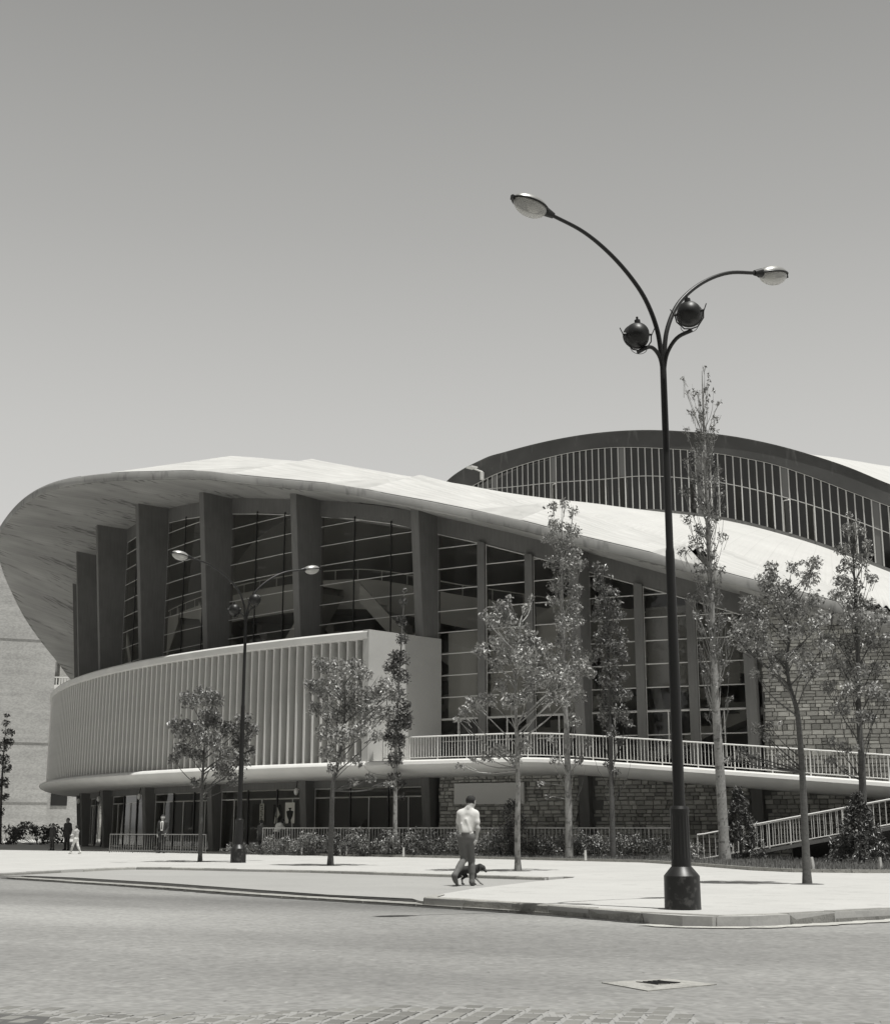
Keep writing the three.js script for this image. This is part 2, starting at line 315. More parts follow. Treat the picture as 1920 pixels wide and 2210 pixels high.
  const worn = [0.8, 0.95, 1.1].map(k => mapped(T_asphalt, 0.9, { color: G(k * 0.88) }));
  const mask = (x, z) => 0.47 + 0.24 * clamp((z + 10.2 + (x > 1.6 ? -0.55 : 0)) / 0.6, -1, 1) + 0.5 * (fbm(N2, (x + 20) / 40, (z + 20) / 40, 40, 4) - 0.5);
  for (let i = -40; i < 40; i++) for (let j = -30; j < 30; j++) {
    const u = i * 0.165, v = j * 0.25 + (i & 1) * 0.12; const x = u * dir[1] + v * dir[0], z = -9.6 + u * dir[0] - v * dir[1];
    if (z > -8.6 || z < -11.2 || Math.abs(x) > 4) continue; const m = mask(x, z); if (m < 0.46) continue;
    if (count++ > 280) continue;
    const o = part('sett', geoms[0], worn[Math.floor(rs() * 3)], road, [x, ROAD - 0.012 + 0.008 * clamp((m - 0.46) * 4, 0, 1), z], R(75) + (rs() - 0.5) * 0.05); o.scale.set(0.243, 0.45, 0.158);
  }
  const sg = []; for (let x = -4; x < 4; x += 0.05) for (let z = -11; z < -8.6; z += 0.05) { const m = mask(x, z) - 0.05 * rs(); if (m > 0.50) { const jx = (rs() - .5) * .02, y = ROAD + 0.003; sg.push([[x + jx, y, z + 0.05], [x + 0.05 + jx, y, z + 0.05], [x + 0.05, y, z], [x, y, z]]); } }
  if (sg.length) { const s = part('joint_sand', quadsToGeo(sg), M.sand, road); s.userData.kind = 'stuff'; }
  // dark bitumen patch in the near corner
  part('bitumen_patch', quadsToGeo([[[-3.4, ROAD + 0.007, -9.2], [-2.55, ROAD + 0.007, -9.25], [-2.62, ROAD + 0.007, -9.75], [-3.4, ROAD + 0.007, -10.05]]]), std(0.10, 0.95), road);
}

// ---------------------------------------------------------------- the sports arena: a round hall with a saddle-shaped rim
const CX = 30.2, CZ = -107, RG = 55.6;         // centre of the plan and radius of the glass line
const arena = thing('sports_arena', 'round concrete sports arena with sweeping canopy, finned drum and tall glazed front', 'building', [CX, 0, CZ]);
const P = (deg, r, y) => [Math.sin(R(deg)) * r, y, Math.cos(R(deg)) * r];
const colDeg = k => -19.1 + (k - 9) * 7.25 + (k === 8 ? 0.25 : 0);
// rim of the canopy: degrees, radius, height of its upper edge
const RIM = [[-116, 58, 6.4], [-104, 58.6, 9.6], [-98, 59.3, 11.5], [-93, 60.0, 13.1], [-91.2, 60.3, 14.0], [-88.5, 61, 15.4], [-86.3, 61.7, 16.8], [-83, 62.1, 18.3], [-77.4, 62.15, 19.35], [-72, 62.1, 19.5], [-66.2, 62, 19.35], [-60, 62, 19.3], [-56.1, 62, 19.1], [-53.4, 61.7, 18.9], [-50.6, 61, 18.65], [-47.7, 60.3, 18.25], [-44.5, 59.5, 17.8], [-42.4, 59, 17.3], [-39.2, 58.5, 16.6], [-36.7, 58.2, 16.05], [-34.5, 58, 15.4], [-32.4, 58, 14.8], [-30.4, 58, 14.2], [-28.1, 58, 13.5], [-25.2, 58, 12.5], [-21.8, 58, 11.4], [-19.4, 58, 10.55], [-16.5, 58, 9.6], [-13.8, 58, 8.7], [-9, 58, 7.6], [0, 58, 6.6], [8, 58, 6.2]];
const rimR = d => table(RIM, d, 1), rimH = d => table(RIM, d, 2);
const INNER = [[-116, 5.8], [-100, 10.0], [-93, 12.4], [-84.4, 15.1], [-77, 16.95], [-69.9, 18.05], [-62.6, 18.5], [-55.4, 18.42], [-48.1, 17.7], [-40.8, 16.45], [-36.7, 15.65], [-33.6, 14.75], [-30.4, 13.8], [-25.2, 12.1], [-19.4, 10.15], [-13.8, 8.3], [0, 6.2], [8, 5.8]];
const FASCIA = 0.42;
const sofH = (d, r) => { const a = table(INNER, d, 1), b = rimH(d) - FASCIA; return lerp(a, Math.max(b, a), clamp((r - RG) / (rimR(d) - RG), 0, 1)); };
// clerestory ring: degrees, glass foot, glass head, top of the dark band
const CLER = [[-75, 17.6, 17.8, 18.2], [-60, 19.4, 19.6, 20.2], [-53.4, 19.6, 21.1, 22.4], [-47.9, 19.3, 21.85, 23.1], [-45.4, 19.1, 22.05, 23.15], [-40, 18.8, 22.25, 23.2], [-35, 18.5, 22.2, 23.1], [-30.5, 18.3, 21.8, 22.8], [-25.5, 17.65, 21.15, 22.2], [-22.7, 17.15, 20.65, 21.75], [-19.8, 16.5, 20.05, 21.15], [-17, 15.8, 19.25, 20.45], [-14, 14.95, 18.3, 19.6], [-11, 14.05, 17.4, 18.6], [-5, 12.4, 15.6, 16.9], [4, 11.4, 14.6, 15.9]];
const sweep = (d0, d1, n, prof, crease = 0.5) => { const rows = []; for (let i = 0; i <= n; i++) { const d = lerp(d0, d1, i / n); rows.push(prof(d).map(([r, y]) => P(d, r, y))); } return grid(rows, crease); };

// ---- canopy: soffit, rim, deck
part('soffit', sweep(-116, 8, 160, d => { const o = []; for (let i = 0; i <= 6; i++) { const r = lerp(rimR(d) - 0.02, RG - 0.4, i / 6); o.push([r, sofH(d, r)]); } return o; }, 1.2), M.soffit, arena);
part('rim_fascia', sweep(-116, 8, 200, d => [[rimR(d) - 0.05, rimH(d) - FASCIA - 0.003], [rimR(d), rimH(d) - FASCIA + 0.04], [rimR(d) + 0.03, rimH(d) - 0.05], [rimR(d), rimH(d)], [rimR(d) - 0.35, rimH(d) + 0.02]], 0.7), mapped(grayTex(1024, (u, v) => { const s = fbm(N1, u, v * 0.3, 40, 3), t = fbm(N2, u, v, 10, 4); return 0.36 * (0.74 + 0.5 * t) * (1 - 0.35 * clamp((s - 0.55) * 6, 0, 1) * clamp((0.56 - t) * 8, 0, 1)); }, 12), 0.93), arena);
part('ceiling', sweep(-100, 8, 60, d => [[RG - 0.4, sofH(d, RG)], [48, sofH(d, RG) + 1.0], [37.5, table(CLER, d, 1) - 0.4]], 1), M.interiorDark, arena);
part('roof_deck', sweep(-116, 8, 150, d => [[rimR(d) - 0.3, rimH(d) + 0.015], [54, rimH(d) + 0.30], [50.5, rimH(d) + 0.55], [50.4, rimH(d) + 1.35]], 0.4), M.roof, arena);
// folded plates standing on the deck, one in each bay
for (let j = -1; j < 10; j++) {
  const a = -20.3 - 7.6 * j, b = a + 5.4, n = 10, rise = d => 1.5 + 0.2 * (rimR(d) - 58), A = [], B = [], Ci = [];
  for (let i = 0; i <= n; i++) {
    const d = lerp(a, b, i / n), e = i / n, h = rimH(d);
    A.push(P(d, rimR(d) - 0.06, h + 0.035)); B.push(P(d, lerp(54.0, 51.8, e), h + rise(d))); Ci.push(P(d, lerp(50.6, 50.4, e), h + rise(d) - 0.05));
  }
  const top = grid(A.map((p, i) => [p, [0, 1, 2].map(k => lerp(p[k], B[i][k], 0.5)), B[i], Ci[i]]), 0.35);
  const low = (d, r) => P(d, r, rimH(d) + 0.2);
  const sides = quadsToGeo([[A[0], B[0], low(a, 54), low(a, 56)], [A[n], B[n], low(b + 1.7, 51.3), low(b + 1.7, 56)], [B[0], Ci[0], low(a, 50.6), low(a, 54)], [B[n], Ci[n], low(b + 1.7, 50.4), low(b + 1.7, 51.3)]]);
  part('roof_plate', merge([top, sides]), M.roof, arena);
}
// corrugated sheeting from the plates up to the clerestory
{
  const rows = [], n = 1500; for (let i = 0; i <= n; i++) {
    const d = lerp(-66, 8, i / n), w = Math.sin(i * Math.PI / 3.5) * 0.07, f = table(CLER, d, 1);
    rows.push([P(d, 51.3, rimH(d) + 1.44 + 0.2 * (rimR(d) - 58) + w), P(d, 51.25, rimH(d) + 1.52 + 0.2 * (rimR(d) - 58) + w), P(d, 49.5, lerp(rimH(d) + 1.55, f, 0.12) + 0.12 + 0.25 * w), P(d, 44, lerp(rimH(d) + 1.5, f, 0.52) + 0.15 + 0.15 * w), P(d, 36.9, f - 0.1)]);
  }
  part('corrugated_roof', grid(rows, 1.0), M.sheet, arena);
}
// ---- clerestory
part('clerestory_band', sweep(-53.8, 4, 110, d => { const t = table(CLER, d, 2), u = table(CLER, d, 3); return [[36.95, t], [37.35, t + 0.02], [37.35, u - 0.06], [37.42, u], [37.0, u + 0.02]]; }, 0.5), M.darkBand, arena);
part('clerestory_sill', sweep(-52, 4, 100, d => { const t = table(CLER, d, 1); return [[37.22, t - 0.35], [37.22, t], [36.9, t + 0.01]]; }, 0.4), M.concrete, arena);
part('vault_roof', sweep(-75, 12, 80, d => { const t = table(CLER, d, 3), e = Math.max(t, 0); return [[37.3, e + 0.03], [30, lerp(e, 25.6, 0.36)], [22, lerp(e, 25.9, 0.72)], [12, lerp(e, 26.0, 0.96)], [0, 26.05]]; }, 1.2), M.sheet, arena);
part('clerestory_backing', sweep(-52.5, 6, 50, d => [[34.5, 8], [34.5, table(CLER, d, 3) - 0.15]]), M.interior, arena);
{
  const step = 0.635, mg = {}; let i = 0; const openAt = new Set([16, 25, 28, 31, 41, 47, 51, 56, 61, 66]), flatOpen = new Set([20, 43, 53]);
  const frameM = std(0.55, 0.6);
  for (let d = -53; d < 3; d += step, i++) {
    const f = table(CLER, d, 1), t = table(CLER, d, 2) + 0.03, d2 = d + step, f2 = table(CLER, d2, 1), t2 = table(CLER, d2, 2) + 0.03;
    if (t - f < 0.15) continue;
    part('mullion', tube([P(d, 37.2, f), P(d, 37.2, t)], 0.036, 6), frameM, arena);
    const mid = Math.min(f + 1.9, t), mid2 = Math.min(f2 + 1.9, t2);
    if (t > f + 2) part('transom', tube([P(d, 37.2, mid), P(d2, 37.2, mid2)], 0.024, 5), frameM, arena);
    part('head_rail', tube([P(d, 37.24, t), P(d2, 37.24, t2)], 0.035, 5), frameM, arena);
    const pane = (y0, y1, y2, y3) => part('pane', quadsToGeo([[P(d + 0.02, 37.17, y0), P(d2 - 0.02, 37.17, y1), P(d2 - 0.02, 37.17, y2), P(d + 0.02, 37.17, y3)]]), (i * 7 + 3) % 11 === 0 ? M.glassPale : M.glassDark, arena);
    const o = openAt.has(i), fo = flatOpen.has(i);
    if (mid < t) pane(mid + 0.03, mid2 + 0.03, t2, t);
    if (!(o || fo)) pane(f, f2, Math.min(mid2, t2) - 0.02, Math.min(mid, t) - 0.02);
    else { // casement standing open, hinged on its right-hand stile
      const hinge = P(d2, 37.24, 0), ang = R(d) + (o ? R(-80) : R(-24)), w = 0.40; const ex = [-Math.cos(ang) * w, 0, Math.sin(ang) * w];
      const y0 = f2 + 0.05, y1 = mid2 - 0.05, c = [hinge[0] + ex[0] + 0, 0, hinge[2] + ex[2]];
      const q = (y, e) => [lerp(hinge[0], c[0], e), y, lerp(hinge[2], c[2], e)];
      const cs = part('casement', merge([tube([q(y0, 0), q(y1, 0)], 0.03, 5), tube([q(y0, 1), q(y1, 1)], 0.03, 5), tube([q(y0, 0), q(y0, 1)], 0.03, 5), tube([q(y1, 0), q(y1, 1)], 0.03, 5)]), M.white, arena);
      part('pane', quadsToGeo([[q(y0, 0), q(y0, 1), q(y1, 1), q(y1, 0)]]), M.glass, cs);
    }
  }
  const fl = part('roof_floodlight', merge([box(0.12, 0.5, 0.3), tube([[0, 0.25, 0], [-0.3, 0.45, 0.5], [-0.1, 0.45, 0.9]], 0.05, 6), box(0.5, 0.1, 0.5, -0.2, 0.45, 0.7)]), M.frame, arena, P(-48.2, 37.45, 22.0), R(-48));
}

// ---- columns: broad blades, deeper towards the top
for (let k = 0; k <= 9; k++) {
  const d = colDeg(k), T = 0.42, top = sofH(d, RG + 1) + 0.12, D0 = 0.30, D1 = 0.30 + 0.075 * top;
  const n = P(d, 1, 0), t = [Math.cos(R(d)), 0, -Math.sin(R(d))];
  const at = (r, s, y) => [n[0] * r + t[0] * s * T / 2, y, n[2] * r + t[2] * s * T / 2];
  const topO = sofH(d, RG + D1) + 0.1;
  const lvl = [0, 0.33, 0.66, 1].map(e => { const D = lerp(D0, D1, e), yo = lerp(0, topO, e), yi = lerp(0, top, e); return [at(RG - 0.35, -1, yi), at(RG + D - 0.02, -1, yo), at(RG + D, -0.92, yo), at(RG + D, 0.92, yo), at(RG + D - 0.02, 1, yo), at(RG - 0.35, 1, yi)]; });
  part('column', merge([grid([0, 1, 2, 3, 4, 5].map(i => lvl.map(L => L[i])).concat([lvl.map(L => L[0])]), 0.3)]), M.concrete, arena);
}
// ---- lintel band above the tall windows
const winTop = d => sofH(d, RG) - 0.78;
for (let k = 0; k < 9; k++) {
  const a = colDeg(k) + 0.2, b = colDeg(k + 1) - 0.2;
  const g = hexa([P(a, RG - 0.1, winTop(a)), P(b, RG - 0.1, winTop(b)), P(b, RG - 0.3, winTop(b)), P(a, RG - 0.3, winTop(a))], [P(a, RG - 0.1, sofH(a, RG) + 0.1), P(b, RG - 0.1, sofH(b, RG) + 0.1), P(b, RG - 0.3, sofH(b, RG) + 0.1), P(a, RG - 0.3, sofH(a, RG) + 0.1)]);
  part('lintel', g, M.concrete, arena);
}
// ---- tall windows: transoms every 0.945 m, two mullions in each bay
const LV = i => 3.78 + 0.945 * i;
const bar = (a, b, r) => tube([a, b], r, 4);
for (let k = 0; k < 9; k++) {
  const A = colDeg(k) + 0.2, B = colDeg(k + 1) - 0.2, wide = k >= 7;
  for (let s = 0; s < 3; s++) {
    let a = lerp(A, B, s / 3), b = lerp(A, B, (s + 1) / 3);
    if (wide) { if (s > 0) a += 0.19; if (s < 2) b -= 0.19; }
    const ta = winTop(a), tb = winTop(b), rr = RG - 0.2, fw = wide ? 0.024 : 0.02, low = k < 7 ? 5 : 0;
    const rows = []; for (let i = low; i < 18; i++) rows.push(i);
    for (const i of rows) {
      const y0 = LV(i), y1 = LV(i + 1); if (y0 >= Math.max(ta, tb)) break;
      const h = (t, y) => Math.min(t, y);
      part('pane', quadsToGeo([[P(a, rr, h(ta, y0)), P(b, rr, h(tb, y0)), P(b, rr, h(tb, y1)), P(a, rr, h(ta, y1))]]), M.glass, arena);
      // transom, cut where the head slopes below it
      if (i > low || k >= 7) { let e0 = 0, e1 = 1; if (y0 > ta) e0 = (y0 - ta) / (tb - ta); if (y0 > tb) e1 = (ta - y0) / (ta - tb); if (e1 - e0 > 0.03 && i > 0) part('transom', bar(P(lerp(a, b, e0), rr + 0.03, y0), P(lerp(a, b, e1), rr + 0.03, y0), k >= 7 && i === 2 ? 0.045 : fw), M.frame, arena); }
    }
    part('head_frame', bar(P(a, rr + 0.03, ta - 0.02), P(b, rr + 0.03, tb - 0.02), 0.024), M.frame, arena);
    const y00 = LV(low);
    if (s === 0 || wide) part('jamb', bar(P(a, rr + 0.03, y00), P(a, rr + 0.03, ta), 0.022), M.frame, arena);
    if (s === 2 || wide) part('jamb', bar(P(b, rr + 0.03, y00), P(b, rr + 0.03, tb), 0.022), M.frame, arena);
    if (s < 2) {
      const m = lerp(A, B, (s + 1) / 3);
      if (wide) { const w = 0.185, g = hexa([P(m - w, RG - 0.02, 3.5), P(m + w, RG - 0.02, 3.5), P(m + w, RG - 0.35, 3.5), P(m - w, RG - 0.35, 3.5)], [P(m - w, RG - 0.02, winTop(m - w) + 0.05), P(m + w, RG - 0.02, winTop(m + w) + 0.05), P(m + w, RG - 0.35, winTop(m + w) + 0.05), P(m - w, RG - 0.35, winTop(m - w) + 0.05)]); part('pier', g, M.concrete, arena); }
      else part('mullion', bar(P(m, rr + 0.05, y00), P(m, rr + 0.05, winTop(m) + 0.1), 0.035), M.darkMetal, arena);
    }
    if (wide) { const m = lerp(a, b, 0.5); part('mullion', bar(P(m, rr + 0.03, 3.78), P(m, rr + 0.03, LV(2)), 0.03), M.frame, arena); }
  }
}
// drawn roller blinds behind the lower panes of the stair windows
for (const [k, y0, y1, g] of [[7, 5.7, 9.45, 0.30], [8, 6.65, 9.9, 0.16]]) for (let s = 0; s < 3; s++) { const A = colDeg(k) + 0.45, B = colDeg(k + 1) - 0.45, a = lerp(A, B, s / 3) + 0.1, b = lerp(A, B, (s + 1) / 3) - 0.1; part('roller_blind', quadsToGeo([[P(a, RG - 0.5, y0), P(b, RG - 0.5, y0), P(b, RG - 0.5, y1 + s * 0.02), P(a, RG - 0.5, y1)]]), std(g, 0.9), arena); }
// ---- the finned drum over the entrance: a slightly tighter circle than the hall itself
const drumR = d => { const s = -4.6 * Math.sin(R(d)) + 6.2 * Math.cos(R(d)); return s + Math.sqrt(52 * 52 - 59.6 + s * s) - 59.7; };   // set-back against radius 59.6
part('drum_core', sweep(-106, -33.95, 90, d => { const q = drumR(d); return [[58.95 + q, 3.72], [58.95 + q, 9.0], [54.6, 9.02]]; }, 0.4), std(0.28, 0.8), arena);
part('drum_coping', sweep(-106, -34.02, 110, d => [[58.9, 8.78], [59.68, 8.76], [59.74, 8.82], [59.74, 9.06], [59.66, 9.14], [58.6, 9.14], [58.6, 9.03]].map(([r, y]) => [r + drumR(d), y]), 0.5), M.light, arena);
{
  const g = box(0.075, 5.06, 0.60);
  for (let d = -34.6; d > -101; d -= 0.455) part('fin', g, M.fin, arena, P(d, 59.37 + drumR(d), 6.24), R(d) - (drumR(d - 0.5) - drumR(d + 0.5)) / 1.04);
}
part('entrance_slab', sweep(-108, -33.85, 120, d => [[58.8, 3.74], [59.85, 3.74], [60.02, 3.68], [60.08, 3.58], [60.0, 3.46], [59.75, 3.34], [59.3, 3.24], [58.6, 3.2], [54.6, 3.2]].map(([r, y]) => [r > 55 ? r + drumR(d) : r, y]), 0.9), M.light, arena);
{ // rendered end wall of the drum
  const a = P(-33.95, 59.72, 0), b = P(-33.16, RG - 0.1, 0), c = P(-33.5, RG - 0.1, 0), d = P(-34.25, 59.72, 0); const y = (p, h) => [p[0], h, p[2]];
  part('end_wall', hexa([a, b, c, d].map(p => y(p, 3.72)), [a, b, c, d].map(p => y(p, 9.16))), M.render, arena);
}
// ---- curved walkway that turns into a falling ramp
const walkY = d => { const t = Math.max(0, d + 28); return -0.088 * (t < 3 ? t * t / 6 : t - 1.5); };
part('walkway_slab', sweep(-33.85, 8, 90, d => { const w = walkY(d); return [[RG - 0.3, 3.76 + w], [59.85, 3.74 + w], [60.02, 3.68 + w], [60.06, 3.56 + w], [59.98, 3.45 + w], [59.72, 3.34 + w], [59.25, 3.25 + w], [58.5, 3.2 + w], [RG - 0.1, 3.2 + w]]; }, 0.7), M.light, arena);
// ---- ground floor: lintel, glazing and doors
for (let k = 0; k < 7; k++) {
  const A = colDeg(k) + 0.2, B = colDeg(k + 1) - 0.2, rr = RG - 0.15;
  part('fascia_beam', hexa([P(A, RG, 2.86), P(B, RG, 2.86), P(B, RG - 0.3, 2.86), P(A, RG - 0.3, 2.86)], [P(A, RG, 3.22), P(B, RG, 3.22), P(B, RG - 0.3, 3.22), P(A, RG - 0.3, 3.22)]), M.concrete, arena);
  if (k < 1) continue;
  const n = 6;
  for (let s = 0; s < 3; s++) part('pane', quadsToGeo([[P(lerp(A, B, s / 3), rr, 2.45), P(lerp(A, B, (s + 1) / 3), rr, 2.45), P(lerp(A, B, (s + 1) / 3), rr, 2.86), P(lerp(A, B, s / 3), rr, 2.86)]]), M.glass, arena);
  for (let s = 0; s < n; s++) {
    const a = lerp(A, B, s / n), b = lerp(A, B, (s + 1) / n);
    part('pane', quadsToGeo([[P(a, rr, 0.12), P(b, rr, 0.12), P(b, rr, 2.43), P(a, rr, 2.43)]]), M.glass, arena);
    if (s > 0) part('mullion', bar(P(a, rr + 0.03, 0.05), P(a, rr + 0.03, s % 2 ? 2.44 : 2.86), s % 2 ? 0.024 : 0.045), s % 2 ? M.frame : M.darkMetal, arena);
  }
  part('transom', bar(P(A, rr + 0.03, 2.44), P(B, rr + 0.03, 2.44), 0.034), M.frame, arena);
  part('head_frame', bar(P(A, rr + 0.03, 2.84), P(B, rr + 0.03, 2.84), 0.028), M.frame, arena);
  part('jamb', bar(P(A, rr + 0.03, 0.05), P(A, rr + 0.03, 2.86), 0.028), M.frame, arena);
  part('jamb', bar(P(B, rr + 0.03, 0.05), P(B, rr + 0.03, 2.86), 0.028), M.frame, arena);
  part('sill', bar(P(A, rr + 0.03, 0.1), P(B, rr + 0.03, 0.1), 0.06), M.frame, arena);
}
// round wall lamps on the columns of the entrance
for (let k = 2; k <= 6; k++) {
  const d = colDeg(k) - 0.28, g = new THREE.SphereGeometry(0.15, 16, 12); g.scale(0.7, 1.1, 0.7);
  const w = part('wall_lamp', tube([P(d, RG + 0.56, 3.2), P(d, RG + 0.62, 2.8)], 0.02, 5), M.darkMetal, arena);
  part('globe', g, std(0.8, 0.3), w, P(d, RG + 0.62, 2.72));
}
// ---- interior: floors, inner wall, raking gallery with parapet and rail, flights of stairs
part('hall_floor', sweep(-72, 8, 50, d => [[RG - 0.3, 0.03], [40, 0.03]]), M.interior, arena);
part('hall_wall', sweep(-70, 8, 50, d => [[48.5, 0], [48.5, 3.6]]), M.interiorDark, arena);
part('upper_floor', sweep(-95, 8, 60, d => { const w = d > -33.9 ? walkY(d) : 0; return [[RG - 0.3, 3.74 + w], [46.5, 3.74 + w]]; }), M.interior, arena);
part('inner_wall', sweep(-95, 8, 60, d => [[46.5, 3.5], [46.5, sofH(d, RG) + 0.9]]), M.interior, arena);
part('partition', quadsToGeo([[P(-66.3, 55.3, 0), P(-66.3, 46.5, 0), P(-66.3, 46.5, 3.6), P(-66.3, 55.3, 3.6)]]), M.interiorDark, arena);  // added wall, keeps the bright outdoors from showing through the hall
part('partition', quadsToGeo([[P(-81, 55.3, 3.7), P(-81, 46.5, 3.7), P(-81, 46.5, 16), P(-81, 55.3, 16)]]), M.interiorDark, arena);  // added wall blocking light across the upper floor
part('partition', quadsToGeo([[P(7.9, 55.3, 0), P(7.9, 37, 0), P(7.9, 37, 12), P(7.9, 55.3, 6)]]), M.interior, arena);  // added end wall, stops light leaking in from the open side
const GAL = [[-95, 13.6], [-60, 13.7], [-42, 13.2], [-33.6, 11.5], [-20, 8.9], [-10, 7.4]];
part('gallery_parapet', sweep(-75, -14, 70, d => { const g = table(GAL, d, 1); return [[51.6, g - 1.5], [52.1, g - 1.5], [52.1, g], [51.9, g], [51.9, g - 1.3], [46.6, g - 1.3]]; }, 0.4), M.interiorPale, arena);
{ const pts = []; for (let i = 0; i <= 60; i++) { const d = lerp(-75, -14, i / 60); pts.push(P(d, 52, table(GAL, d, 1) + 0.5)); } const rail = part('gallery_rail', tube(pts, 0.03, 5), M.frame, arena);
  for (let d = -74; d < -15; d += 1.8) part('rail_post', bar(P(d, 52, table(GAL, d, 1)), P(d, 52, table(GAL, d, 1) + 0.5), 0.022), M.frame, rail); }
for (let k = 1; k < 9; k++) {
  const A = colDeg(k) + 0.8, B = colDeg(k + 1) - 0.4; const g0 = table(GAL, (A + B) / 2, 1) - 1.4;
  const flight = (d0, y0, d1, y1, r, w, n) => { const up = [], dn = []; for (let i = 0; i < n; i++) { const e0 = i / n, e1 = (i + 1) / n; up.push([lerp(d0, d1, e0), lerp(y0, y1, e1)], [lerp(d0, d1, e1), lerp(y0, y1, e1)]); } const rows = []; const low = (d) => lerp(y0, y1, (d - d0) / (d1 - d0)) - 0.35; for (const [d, y] of up) rows.push([P(d, r + w, low(d)), P(d, r + w, y), P(d, r, y), P(d, r, low(d)), P(d, r + w, low(d))]); return grid(rows, 0.3); };
  part('stair_flight', flight(A, 3.8, B, lerp(3.8, g0, 0.52), 50.4, 1.9, 9), M.interiorPale, arena);
  part('stair_flight', flight(B, lerp(3.8, g0, 0.52), A, g0, 48.2, 1.9, 9), M.interiorPale, arena);
  part('stair_landing', hexa([P(B - 0.1, 52.3, lerp(3.8, g0, 0.52) - 0.3), P(B + 1.2, 52.3, lerp(3.8, g0, 0.52) - 0.3), P(B + 1.2, 48.2, lerp(3.8, g0, 0.52) - 0.3), P(B - 0.1, 48.2, lerp(3.8, g0, 0.52) - 0.3)], [P(B - 0.1, 52.3, lerp(3.8, g0, 0.52)), P(B + 1.2, 52.3, lerp(3.8, g0, 0.52)), P(B + 1.2, 48.2, lerp(3.8, g0, 0.52)), P(B - 0.1, 48.2, lerp(3.8, g0, 0.52))]), M.interiorPale, arena);
  if (k < 8) { const up = k % 2, y1 = Math.min(g0 + 1.0, 12.6), ya = 8.0, mA = lerp(A, B, 0.12), mB = lerp(A, B, 0.86); // upper flights seen against the glass, with solid balustrades
    const fl = part('stair_flight', flight(mA, up ? ya : y1, mB, up ? y1 : ya, 52.5, 1.5, 11), M.interiorPale, arena);
    const s0 = up ? ya : y1, s1 = up ? y1 : ya; part('balustrade', hexa([P(mA, 54.05, s0 - 0.3), P(mB, 54.05, s1 - 0.3), P(mB, 53.95, s1 - 0.3), P(mA, 53.95, s0 - 0.3)], [P(mA, 54.05, s0 + 0.55), P(mB, 54.05, s1 + 0.55), P(mB, 53.95, s1 + 0.55), P(mA, 53.95, s0 + 0.55)]), M.interiorPale, fl); }
  part('raking_beam', hexa([P(A, 49.5, g0 - 0.2), P(A + 0.5, 49.5, g0 - 0.2), P(A + 0.5, 46.6, 4), P(A, 46.6, 4)], [P(A, 51.6, g0 + 0.6), P(A + 0.5, 51.6, g0 + 0.6), P(A + 0.5, 46.6, g0 + 0.6), P(A, 46.6, g0 + 0.6)]), M.interiorPale, arena);
}
